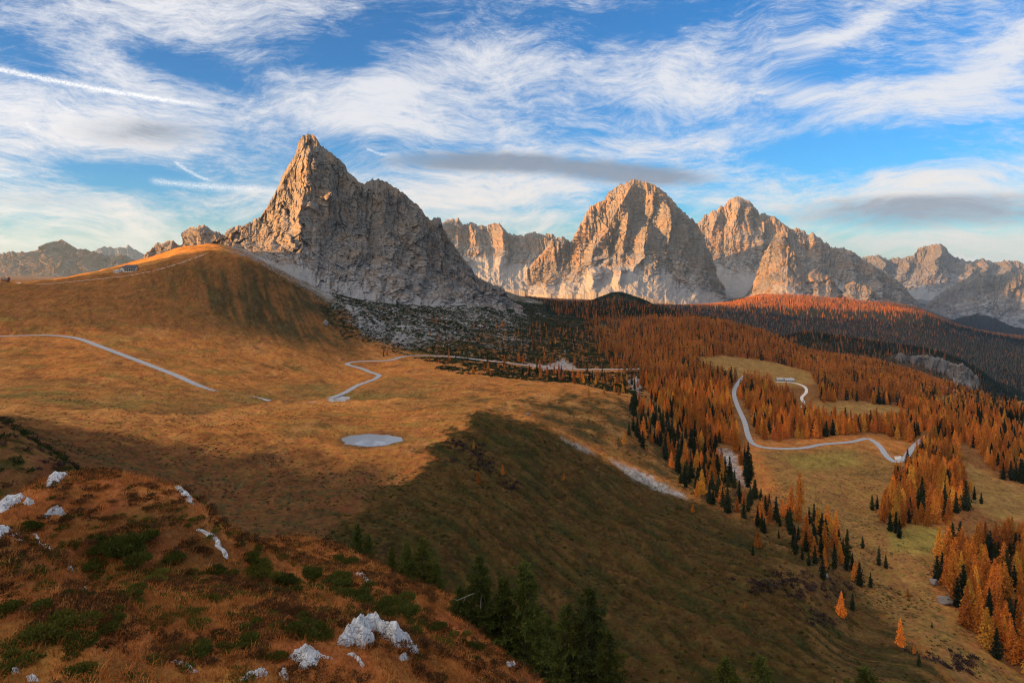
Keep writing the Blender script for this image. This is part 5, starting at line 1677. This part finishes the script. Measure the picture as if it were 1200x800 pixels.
for kind, cm, tm, h0 in (('larch', LARCH_C, LARCH_T, 16.0), ('spruce', SPRUCE_C, SPRUCE_T, 14.0)):
    a = np.array(FOREST[kind])
    hp_ = a[:, 3] / a[:, 1] * seen(a)
    hp_[a[:, 4] == 6] += 1.0
    order = np.argsort(-hp_)
    one, rest = order[:296], order[296:]
    LAND = [('near the pond on the dark slope', (560, 545)), ('beside the pale scree run of the spur', (770, 560)), ('on the lower spur flank above the valley', (930, 615)), ('on the heath below the spur flank', (1000, 690)), ('at the edge of the green valley glade', (1040, 615)),
            ('on the slope foot by the valley boulder', (1070, 750)), ('along the upper pass road', (640, 430)), ('on the grassy top of the spur', (735, 505)), ('in the clearing behind the hairpin grove', (1140, 580))]
    tag_, gtag = {}, {}
    for i in one:
        rg = int(a[i, 4])
        if rg == 6:
            q_ = to_pix(*a[i, :3])
            wh = min(LAND, key=lambda L: (L[1][0] - q_[0]) ** 2 + (L[1][1] - q_[1]) ** 2)[0]
            tag_[i] = (('orange larch' if kind == 'larch' else 'dark green spruce') + ' standing apart ' + wh, kind + ' trees standing apart ' + wh)
        else:
            tag_[i] = REGION_LABEL[(kind, rg)]
    for key in set(tag_.values()):
        ids = sorted([i for i in one if tag_[i] == key], key=lambda i: -a[i, 3])
        for k, i in enumerate(ids):
            w0 = None if len(ids) == 1 else 'shortest' if k == len(ids) - 1 else ('tallest', 'second tallest')[k] if k < min(2, len(ids) - 1) else None
            if w0:
                gtag[i] = (w0 + ' ' + key[0].replace('tall ', '').replace('small ', ''), key[1])
    for i in one:
        x, y, z, h, rg = a[i]
        lb, gp = gtag.get(i, tag_[i])
        root = link(kind + '_tree', None, label=lb, cat='tree', group=gp, loc=(x, y, z - 0.15))
        s = h / h0
        wv = random.uniform(0.85, 1.2)
        root.scale = (s * wv, s * wv, s)
        root.rotation_euler = (0, 0, random.uniform(0, 6.28))
        v = random.randrange(len(cm))
        link('trunk', tm[v], None, root)
        link('crown', cm[v], None, root)
    q = a[rest]
    near = q[:, 1] < 900
    # the many trees that follow in the same woods
    forms = [template(LARCH_C[i], 'larch_full') for i in range(4)] if kind == 'larch' else [template(SPRUCE_C[i], 'spruce_full') for i in range(3)]
    rs = np.random.default_rng(77)
    for sel, fm, nm in ((near, forms, 'nearer'), (~near, T_LARCH if kind == 'larch' else T_SPRUCE, 'farther')):
        w_ = q[sel]
        if len(w_):
            scatter(kind + '_wood', ('golden larch wood filling the terraces ' if kind == 'larch' else 'dark spruces mixed through the larch terraces ') + ('above the valley road' if nm == 'nearer' else 'farther up the rise'),
                    np.c_[w_[:, 0], w_[:, 1], w_[:, 2] - 0.2], rs.uniform(0, 6.28, len(w_)), w_[:, 3] / h0, fm, 5)


def far_forest():
    rs = np.random.default_rng(41)
    # second wooded ridge and the slopes up to the foot of the walls
    L, S = [], []
    for (y0, y1, s, sd) in ((1750, 2800, 8.5, 42), (2800, 4300, 13.0, 43), (4300, 6700, 20.0, 44)):
        X, Y, Z, px, py = lattice(100, y1 * 0.80, y0, y1, s, sd)
        r = np.clip(np.searchsorted(DG, Y * 0.985) - 1, 0, NR - 1)
        c = np.clip(np.interp(px, PXG, np.arange(NC)).round().astype(int), 0, NC - 1)
        vis = (py - F * 16 / Y < PYMIN[r, c])
        n = fbm(X / 160, Y / 160, octs=3, seed=45)
        k = vis & (px > 580 + 60 * n) & (rs.random(len(X)) < .25 + .75 * sstep(600, 700, px)) & (rs.random(len(X)) < 0.86 + 0.3 * n) & ~((px < 790) & (Y > 2200) & (Y < 2700) & (py < 372))
        k &= ~((py < 350) & (px < 860) & (Y > 4300) & (rs.random(len(X)) < .6))
        # bare cliffs of the wooded hill
        k &= ~((Y > 2015) & (Y < 2115) & (px > 1040) & (px < 1142) & (rs.random(len(X)) < .8))
        lp = 0.13 + 0.22 * sstep(0, .4, n) + 0.5 * sstep(4500, 4900, Y) - 0.15 * sstep(1050, 1150, px)
        lar = rs.random(len(X)) < lp
        for arr, sel in ((L, k & lar), (S, k & ~lar)):
            arr.append(np.c_[X[sel], Y[sel], Z[sel] - 0.4, rs.normal(1.0, 0.16, sel.sum()) * (1.0 + 0.35 * (y0 > 2800) + 0.25 * (y0 > 4000))])
    for arr, nm, lb, fm in ((L, 'larch_wood', 'far orange larches on the slopes under the great walls', T_LARCH), (S, 'spruce_wood', 'far dark spruce woods on the slopes under the great walls', T_SPRUCE)):
        a = np.concatenate(arr)
        scatter(nm, lb, a[:, :3], rs.uniform(0, 6.28, len(a)), np.clip(a[:, 3], .5, 2), fm, 6)
        print(nm, len(a))


far_forest()


# --- big stone pines near the viewpoint
def tuft_crown(H, R, seed, levels, per, tufts, size):
    """needle brushes: each a little fan of slim blades, on upswept limbs"""
    rs = np.random.default_rng(seed)
    C, D, S = [], [], []
    prof = 1 + 0.33 * rs.normal(size=levels)
    side, sk = rs.uniform(0, 6.28), 0.25
    for i in range(levels):
        t = 0.10 + 0.88 * (i + rs.uniform(-.4, .4)) / levels
        t = min(max(t, .08), .985)
        shape = ((1 - t) ** 0.62) * min(1, 0.45 + 2.2 * t)
        Rl = R * shape * max(0.4, prof[i])
        nb = max(3, int(per * (0.5 + 0.6 * (1 - t))))
        for j in range(nb):
            a = rs.uniform(0, 6.283)
            L = Rl * rs.uniform(0.55, 1.15) * (1 + sk * math.cos(a - side))
            nt = max(3, int(tufts * (0.3 + 0.7 * L / R)))
            for k in range(nt):
                f = 0.25 + 0.75 * (k + rs.random()) / nt
                C.append([math.cos(a) * L * f, math.sin(a) * L * f, t * H + L * (0.25 * f * f - 0.18 * f) + rs.normal() * 0.10])
                dv = np.array([math.cos(a), math.sin(a), 0.75]) + rs.normal(size=3) * 0.45
                D.append(dv / np.linalg.norm(dv))
                S.append(size * rs.uniform(0.7, 1.3))
    C, D, S = np.array(C), np.array(D), np.array(S)
    C += rs.normal(size=C.shape) * 0.10
    nbld = 5
    n = len(C)
    C, D, S = np.repeat(C, nbld, 0), np.repeat(D, nbld, 0), np.repeat(S, nbld, 0)
    d = D + rs.normal(size=D.shape) * 0.6
    d /= np.linalg.norm(d, axis=1, keepdims=True)
    w = np.cross(d, rs.normal(size=d.shape)); w /= np.linalg.norm(w, axis=1, keepdims=True)
    V = np.stack([C + w * S[:, None] * 0.16, C - w * S[:, None] * 0.16, C + d * S[:, None]], 1).reshape(-1, 3)
    return new_mesh('crown', V, None, np.arange(len(V)).reshape(-1, 3), smooth=False)


PINE_C = [tuft_crown(10, (3.3, 2.7, 3.5, 2.3)[i], 700 + i, 28, 11, 17, 0.38) for i in range(4)]
PINE_T = [trunk_mesh(10, 0.22, 720 + i, 22, 0.03) for i in range(4)]
for q in PINE_C: q.materials.append(M_PINE)
for q in PINE_T: q.materials.append(M_BARK)
PINES = [
    ('tallest broad dark stone pine at the rim of the rust grass slope', 616, 792, 130, 0, 60),
    ('ragged stone pine with a bleached bare branch on the grass rim', 563, 762, 102, 1, 60),
    ('stone pine crowded between the ragged pine and the broad pine', 590, 778, 100, 3, 60),
    ('low bushy stone pine at the foot of the ragged pine', 538, 742, 46, 2, 60),
    ('slim stone pine with a pale bare trunk line beside the broad pine', 692, 822, 136, 1, 58),
    ('stone pine filling the gap left of the slim pale trunked pine', 664, 815, 110, 0, 58),
    ('short stone pine at the lower right of the slim pale trunked pine', 712, 835, 100, 3, 58),
    ('stone pine behind the broad pine with its top just showing', 642, 800, 80, 2, 62),
    ('round topped dark pine behind the grass saddle, largest of its clump', 496, 694, 62, 2, 82),
    ('dark pine left in the clump behind the grass saddle', 477, 686, 48, 0, 82),
    ('thin young pine at the left end of the saddle clump', 419, 661, 44, 3, 82),
    ('small pine next to the thin young pine behind the saddle', 432, 666, 36, 1, 82),
    ('middle pine in the clump behind the grass saddle', 459, 678, 34, 3, 82),
    ('small pine at the right end of the saddle clump', 512, 698, 36, 1, 82),
    ('green pine top rising above the foot of the dark slope', 850, 905, 138, 1, 40),
    ('second green pine top above the foot of the dark slope', 893, 905, 136, 0, 40),
    ('wide green pine crown rising at the bottom of the valley side', 1015, 915, 136, 2, 40),
]
for lb, px_, py_, hpx, v, dmn in PINES:
    p = hit(px_, py_, dmn)
    h = hpx / F * p[1]
    root = link('stone_pine', None, label=lb, cat='tree', loc=(p[0], p[1], p[2] - 0.2))
    root.scale = (h / 10 * 1.05, h / 10 * 1.05, h / 10)
    root.rotation_euler = (0, 0, random.uniform(0, 6.28))
    link('trunk', PINE_T[v], None, root)
    link('crown', PINE_C[v], None, root)
    if 'bare branch' in lb:
        v1, f1 = join([tube((0.1, -.3, 6.0), (-2.4, -1.9, 5.7), .06, .03), tube((-2.4, -1.9, 5.7), (-2.9, -2.0, 6.0), .03, .012), tube((-1.5, -1.2, 5.8), (-1.8, -1.7, 5.3), .03, .01), tube((0.1, -2.2, 5.0), (0.2, -2.4, 6.6), .05, .02)])
        link('dead_branch', new_mesh('dead_branch', v1, f1), M_DEADW, root)
        root.rotation_euler = (0, 0, 0)


# --- juniper bushes in front
def bush_mesh(seed, n, size, flat=0.5):
    rs = np.random.default_rng(seed)
    lob = rs.normal(size=(16, 3)) * np.array([.50, .42, .12])
    rad = rs.uniform(.14, .46, 16)
    C, D = [], []
    k = rs.choice(16, n, p=rad ** 2 / (rad ** 2).sum())
    u = rs.normal(size=(n, 3)); u[:, 2] = np.abs(u[:, 2]); u /= np.linalg.norm(u, axis=1, keepdims=True)
    rr = rad[k] * rs.uniform(0.55, 1.08, n)
    C = lob[k] + u * rr[:, None]
    C[:, 2] = np.abs(C[:, 2]) * flat
    d = u * np.array([1, 1, .6]) + rs.normal(size=(n, 3)) * 0.5 + np.array([0, 0, .5])
    d /= np.linalg.norm(d, axis=1, keepdims=True)
    w = np.cross(d, rs.normal(size=(n, 3))); w /= np.linalg.norm(w, axis=1, keepdims=True)
    s = size * rs.uniform(.6, 1.4, n)
    V = np.stack([C + w * s[:, None] * .3, C - w * s[:, None] * .3, C + d * s[:, None]], 1).reshape(-1, 3)
    return new_mesh('bush', V, None, np.arange(n * 3).reshape(-1, 3), smooth=False)


BUSH = [bush_mesh(800 + i, 6000, 0.085, (.5, .42, .6, .46)[i]) for i in range(4)]
for q in BUSH: q.materials.append(M_JUNI)
BUSHES = [(147, 640, 44, 'in the hollow below the knoll top'), (118, 628, 26, 'in the hollow below the knoll top'), (170, 628, 24, 'in the hollow below the knoll top'), (35, 615, 24, 'between the white stones of the knoll'), (178, 682, 24, 'in the hollow below the knoll top'),
          (150, 700, 26, 'in the hollow below the knoll top'), (50, 742, 50, 'in the corner heath'), (8, 715, 36, 'in the corner heath'), (88, 752, 34, 'in the corner heath'), (20, 760, 36, 'in the corner heath'), (300, 668, 32, 'on the right flank of the knoll'), (325, 684, 30, 'on the right flank of the knoll'), (290, 652, 22, 'on the right flank of the knoll'),
          (385, 690, 40, 'on the grass saddle behind the knoll'), (410, 702, 34, 'on the grass saddle behind the knoll'), (360, 672, 24, 'on the grass saddle behind the knoll'), (287, 752, 34, 'above the white limestone slab'), (312, 766, 26, 'above the white limestone slab'), (262, 760, 22, 'above the white limestone slab'), (224, 764, 28, 'in the bottom heath'),
          (90, 786, 34, 'in the bottom heath'), (250, 745, 20, 'in the bottom heath'), (353, 738, 30, 'above the white limestone slab'), (378, 742, 22, 'above the white limestone slab'), (75, 697, 20, 'in the hollow below the knoll top'), (440, 715, 28, 'on the grass saddle behind the knoll'), (470, 716, 34, 'on the grass saddle behind the knoll'), (485, 752, 26, 'right of the pointed limestone outcrop'),
          (518, 755, 26, 'right of the pointed limestone outcrop'), (500, 735, 20, 'right of the pointed limestone outcrop'), (110, 660, 24, 'in the hollow below the knoll top'), (205, 650, 22, 'in the hollow below the knoll top'), (250, 668, 22, 'on the right flank of the knoll'), (395, 660, 18, 'on the grass saddle behind the knoll'), (130, 725, 24, 'in the bottom heath'), (180, 770, 24, 'in the bottom heath'), (5, 785, 26, 'in the bottom heath'), (545, 757, 22, 'under the ragged stone pine')]
ORD = ['largest', 'second largest', 'third largest', 'fourth largest', 'fifth largest', 'sixth largest', 'seventh largest', 'eighth largest', 'ninth largest']
rank = {}
for wh in {q[3] for q in BUSHES}:
    ids = sorted([i for i, q in enumerate(BUSHES) if q[3] == wh], key=lambda i: -BUSHES[i][2])
    for k, i in enumerate(ids):
        rank[i] = 'low dark green juniper bush ' if len(ids) == 1 else ('smallest' if k == len(ids) - 1 else ORD[k]) + ' of the dark green juniper bushes '
for i, (px_, py_, rpx, wh) in enumerate(BUSHES):
    p = hit(px_, py_, 10)
    s = rpx / F * p[1] * 0.92
    o = link('juniper_bush', BUSH[i % 4], None, label=rank[i] + wh, cat='bush', group='juniper bushes ' + wh, loc=(p[0], p[1], p[2] - 0.05))
    o.scale = (s, s * random.uniform(.8, 1.1), s * random.uniform(.75, 1.05))
    o.rotation_euler = (0, 0, random.uniform(0, 6.28))


# --- grass and heath on the knoll
def tuft_form(seed, nb, h, r, w, m, spread=0.5):
    rs = np.random.default_rng(seed)
    V, T = [], []
    for k in range(nb):
        a, q = rs.uniform(0, 6.28), r * math.sqrt(rs.random())
        b0 = np.array([math.cos(a) * q, math.sin(a) * q, -0.03])
        hh = h * rs.uniform(.6, 1.25)
        o = np.array([math.cos(a), math.sin(a), 0]) * hh * spread * rs.uniform(.2, 1.3) + rs.normal(size=3) * hh * 0.15
        top = b0 + np.array([0, 0, hh]) * rs.uniform(.6, 1) + o
        mid = b0 + np.array([0, 0, hh * .6]) + o * 0.35
        pw = np.array([-math.sin(a + rs.normal()), math.cos(a + rs.normal()), 0]) * w
        n0 = len(V)
        V += [b0 - pw, b0 + pw, mid + pw * .7, mid - pw * .7, top]
        T += [(n0, n0 + 1, n0 + 2), (n0, n0 + 2, n0 + 3), (n0 + 3, n0 + 2, n0 + 4)]
    me = new_mesh('tuft', V, None, T, smooth=False)
    me.materials.append(m)
    return template(me, 'tuft_form')


def clump_form(seed, n, size, m, flat=.6):
    me = bush_mesh(seed, n, size, flat)
    me.materials.append(m)
    return template(me, 'clump_form')


def knoll_cover():
    rs = np.random.default_rng(51)
    for nm, lb, s0, forms, base, seed, lim in (
            ('grass', 'rust and straw coloured grass tufts covering the knoll', 0.30, [tuft_form(810 + i, 12, .26, .13, .013, M_TUFT, .7) for i in range(4)], 1.0, 52, 0.0),
            ('heath', 'low brown bilberry heath between the grass tufts', 0.62, [clump_form(830 + i, 420, .14, M_HEATH, .55) for i in range(3)], 0.46, 53, 0.0)):
        PTS = []
        for (y0, y1, f) in ((15, 36, 1.0), (36, 62, 1.45), (62, 112, 2.2)):
            X, Y, Z, px, py = lattice(-0.8 * y1, 0.3 * y1, y0, y1, s0 * f, seed + int(y0))
            r = np.clip(np.searchsorted(DG, Y * 0.985) - 1, 0, NR - 1)
            c = np.clip(np.interp(px, PXG, np.arange(NC)).round().astype(int), 0, NC - 1)
            n = fbm(X / 4, Y / 4, octs=3, seed=54)
            k = (py < 830) & (py < PYMIN[r, c] + 8) & ~((px < 130) & (Y > 70)) & ((n > lim) if nm == 'heath' else (n < .32))
            PTS.append(np.c_[X[k], Y[k], Z[k], base * f ** .55 * rs.uniform(.65, 1.3, k.sum())])
        a = np.concatenate(PTS)
        print(nm, len(a))
        scatter(nm, lb, a[:, :3], rs.uniform(0, 6.28, len(a)), a[:, 3], forms, 8)


knoll_cover()


def moss_cover():
    rs = np.random.default_rng(55)
    X, Y, Z, px, py = lattice(-45, 20, 20, 95, 0.55, 56)
    hollow = in_poly(px, py, [(80, 600), (200, 585), (300, 640), (420, 690), (520, 740), (430, 735), (330, 730), (150, 735), (0, 760), (0, 680)])
    n = fbm(X / 3, Y / 3, octs=3, seed=79)
    k = (n > -.02) & (rs.random(len(X)) < np.where(hollow, .55, .10))
    a = np.c_[X, Y, Z, rs.uniform(.22, .62, len(X))][k]
    scatter('dwarf_shrubs', 'low olive green shrubs and moss spread through the hollow of the knoll', np.c_[a[:, :2], a[:, 2] - .04], rs.uniform(0, 6.28, len(a)), a[:, 3], [clump_form(870 + i, 420, .15, M_JUNI, .5) for i in range(3)], 14)


moss_cover()


# --- shrubs farther off
def mid_shrubs():
    rs = np.random.default_rng(61)
    heath_f = [clump_form(840 + i, 60, .42, M_ALDER, .55) for i in range(3)]
    dark_f = [clump_form(850 + i, 60, .42, M_DWARF, .6) for i in range(3)]
    H_, D_ = [], []
    X, Y, Z, px, py = lattice(-420, 420, 225, 640, 2.6, 62)
    n = fbm(X / 30, Y / 30, octs=3, seed=63)
    n2 = fbm(X / 7, Y / 7, octs=2, seed=64)
    ok = off_road(X, Y, 3) & (np.hypot((X - pc[0]) / POND['rx'], (Y - pc[1]) / POND['ry']) > 1.15)
    slope = in_poly(px, py, [(380, 620), (470, 560), (560, 480), (640, 500), (700, 535), (800, 580), (960, 650), (1030, 720), (1140, 830), (300, 860)]) | in_poly(px, py, [(640, 480), (740, 475), (800, 520), (860, 570), (1000, 655), (1090, 700), (1150, 790), (1000, 700), (780, 560)])
    margin = (px < 480) & (Y < 400)
    valley = in_poly(px, py, [(890, 560), (1040, 560), (1040, 600), (1090, 660), (1130, 760), (1200, 820), (1100, 800), (1000, 690), (930, 600)])
    pr_ = np.where(slope, 0.30 + .7 * n, np.where(margin, 0.10 + 0.75 * sstep(-.05, .4, n + .5 * n2), np.where(valley, 0.16 + 0.6 * n, 0.015 + 0.30 * sstep(.18, .45, n))))
    k = ok & (rs.random(len(X)) < pr_ + 0.12 * n2)
    g = rs.random(len(X)) < np.where(slope, .55, .5)
    sc = rs.uniform(.45, 1.1, len(X)) * np.where(margin, .85, .8)
    D_.append(np.c_[X, Y, Z, sc][k & g]); H_.append(np.c_[X, Y, Z, sc][k & ~g])
    # shrub lines on the terrace lip
    lipz = in_poly(px, py, [(120, 484), (275, 482), (330, 478), (300, 505), (250, 545), (190, 550), (130, 515)]) | in_poly(px, py, [(270, 510), (330, 505), (345, 520), (290, 530)])
    k = ok & lipz & (rs.random(len(X)) < .20 + .7 * n2)
    D_.append(np.c_[X, Y, Z, sc * .9][k & g]); H_.append(np.c_[X, Y, Z, sc * .9][k & ~g])
    # tawny tussocks over slope and meadow
    tf = [clump_form(860 + i, 36, .5, M_TUSS, .7) for i in range(3)]
    rr2 = fbm((0.77 * X + 0.64 * Y) / 12 + 0.8 * fbm(X / 40, Y / 40, octs=2, seed=45), (-0.64 * X + 0.77 * Y) / 80, octs=4, seed=41, ridged=True)
    k = ok & (rs.random(len(X)) < np.where(slope, .06 + .40 * sstep(.1, .5, rr2), .10 + .3 * n)) & (px < 1040)
    tq = np.c_[X, Y, Z - .05, rs.uniform(.3, .8, len(X))][k]
    scatter('grass', 'tawny grass tussocks dotted over meadow and dark slope', tq[:, :3], rs.uniform(0, 6.28, len(tq)), tq[:, 3], tf, 12)
    # olive scrub in patches down the dark slope
    of = [clump_form(880 + i, 70, .40, M_JUNI, .6) for i in range(3)]
    k = ok & slope & (n2 + .6 * n > .12) & (rs.random(len(X)) < .34)
    oq = np.c_[X, Y, Z - .08, rs.uniform(.45, 1.35, len(X))][k]
    scatter('dwarf_shrubs', 'olive scrub growing in patches down the dark slope', oq[:, :3], rs.uniform(0, 6.28, len(oq)), oq[:, 3], of, 15)
    # bare purple brown alder thickets on the slope
    for (cx_, cy_, rx_, ry_, nn) in ((552, 528, 18, 14, 60), (566, 545, 12, 8, 35), (598, 568, 12, 7, 30), (535, 520, 10, 8, 20), (905, 682, 34, 10, 70), (940, 690, 24, 12, 50), (968, 725, 14, 8, 25), (1120, 775, 30, 12, 60), (985, 690, 16, 10, 30)):
        for _ in range(int(nn * .55)):
            p = hit(cx_ + rs.normal() * rx_ * .62, cy_ + rs.normal() * ry_ * .62, 235)
            H_.append(np.array([[p[0], p[1], p[2], rs.uniform(1.2, 2.4)]]))
    # left spur
    X, Y, Z, px, py = lattice(-170, -20, 74, 235, 1.5, 65)
    n = fbm(X / 12, Y / 12, octs=3, seed=66)
    k = (px < 230) & (rs.random(len(X)) < .50 + .5 * n)
    g = rs.random(len(X)) < .6
    sc = rs.uniform(.5, 1.2, len(X))
    D_.append(np.c_[X, Y, Z, sc][k & g]); H_.append(np.c_[X, Y, Z, sc][k & ~g])
    # dwarf pine below the horn peak and on the hump
    for (x0, x1, y0, y1, s, poly, pz, seed) in ((-560, 330, 760, 2150, 4.6, [(372, 352), (420, 345), (520, 352), (560, 348), (600, 340), (650, 345), (690, 366), (760, 432), (745, 470), (640, 462), (560, 440), (480, 414), (420, 402), (380, 385)], .74, 67),
                                               (100, 560, 2250, 2650, 8.5, [(640, 366), (690, 345), (715, 334), (735, 333), (765, 352), (800, 372), (720, 380)], .9, 68)):
        X, Y, Z, px, py = lattice(x0, x1, y0, y1, s, seed)
        n = fbm(X / 55, Y / 55, octs=4, seed=69)
        k = ragged(px, py, X, Y, poly, 26, 45, 137) & ~in_poly(px, py, SCREES[3][0]) & ~in_poly(px, py, SCREES[4][0]) & off_road(X, Y, 4) & off_road(X, Y + 11, 9) & (rs.random(len(X)) < pz + .75 * n)
        g = rs.random(len(X)) < .86
        sc = rs.uniform(1.6, 3.6, len(X)) * (s / 4.6) ** .7
        D_.append(np.c_[X, Y, Z, sc][k & g]); H_.append(np.c_[X, Y, Z, sc * .8][k & ~g])
    for arr, nm, lb, fm in ((D_, 'dwarf_shrubs', 'dark green dwarf pine and juniper cover on the far slopes', dark_f), (H_, 'heath', 'brown leafless shrub cover on the far slopes', heath_f)):
        a = np.concatenate(arr)
        print(nm, len(a))
        scatter(nm, lb, np.c_[a[:, :2], a[:, 2] - .1], rs.uniform(0, 6.28, len(a)), a[:, 3], fm, 9)
    # boulder fields below the peak and in the scree runs
    R_ = []
    X, Y, Z, px, py = lattice(-640, 60, 900, 1560, 4.2, 71)
    n = fbm(X / 45, Y / 45, octs=4, seed=72)
    k = ragged(px, py, X, Y, [(262, 290), (345, 306), (420, 330), (600, 345), (620, 372), (560, 405), (480, 408), (420, 392), (385, 362), (330, 325), (290, 303)], 10, 40, 139) & (rs.random(len(X)) < .42 + .8 * n)
    R_.append(np.c_[X, Y, Z, (0.6 + 2.2 * rs.random(len(X)) ** 3)][k])
    X, Y, Z, px, py = lattice(-420, 330, 900, 1400, 6.0, 73)
    n = fbm(X / 35, Y / 35, octs=3, seed=74)
    k = in_poly(px, py, [(420, 392), (560, 380), (690, 380), (770, 432), (620, 425), (480, 410)]) & (n > .22) & (rs.random(len(X)) < .6)
    R_.append(np.c_[X, Y, Z, (0.6 + 2.0 * rs.random(len(X)) ** 3)][k])
    for q in SCREES[:5]:
        xs_, ys_ = [p[0] for p in q[0]], [p[1] for p in q[0]]
        m_ = 0
        while m_ < 160:
            a_, b_ = rs.uniform(min(xs_), max(xs_)), rs.uniform(min(ys_), max(ys_))
            m_ += 1
            if in_poly(np.array(a_), np.array(b_), q[0]):
                p = hit(a_, b_, q[2])
                R_.append(np.array([[p[0], p[1], p[2], rs.uniform(.25, .8) * p[1] / 600]]))
    a = np.concatenate(R_)
    forms = [template(m_, 'stone_form') for m_ in BSMALL]
    print('stones', len(a))
    scatter('scree', 'pale broken limestone blocks strewn below the walls and in the gullies', a[:, :3], rs.uniform(0, 6.28, len(a)), a[:, 3], forms, 10)


mid_shrubs()


# ------------------------------------------------------------------ air
def haze():
    m, b = mat('thin_mountain_air')
    m.cycles.volume_sampling = 'DISTANCE'
    m.cycles.homogeneous_volume = True
    v = b.n('ShaderNodeVolumePrincipled', {'Color': (.45, .70, 1.0, 1), 'Density': 1.7e-5, 'Anisotropy': 0.2})
    b.n('ShaderNodeOutputMaterial', {'Volume': v.outputs[0]})
    zs = [q[2] for o in col.objects if o.type == 'MESH' and o.get('kind') == 'structure' for q in o.bound_box]
    v_, f_ = box_data(-40000, 40000, -3000, 36000, min(zs) - 1.0, max(zs) + 20.0)
    link('haze', new_mesh('haze', v_, f_, smooth=False), m, kind='stuff', label='thin blue mountain air')


haze()
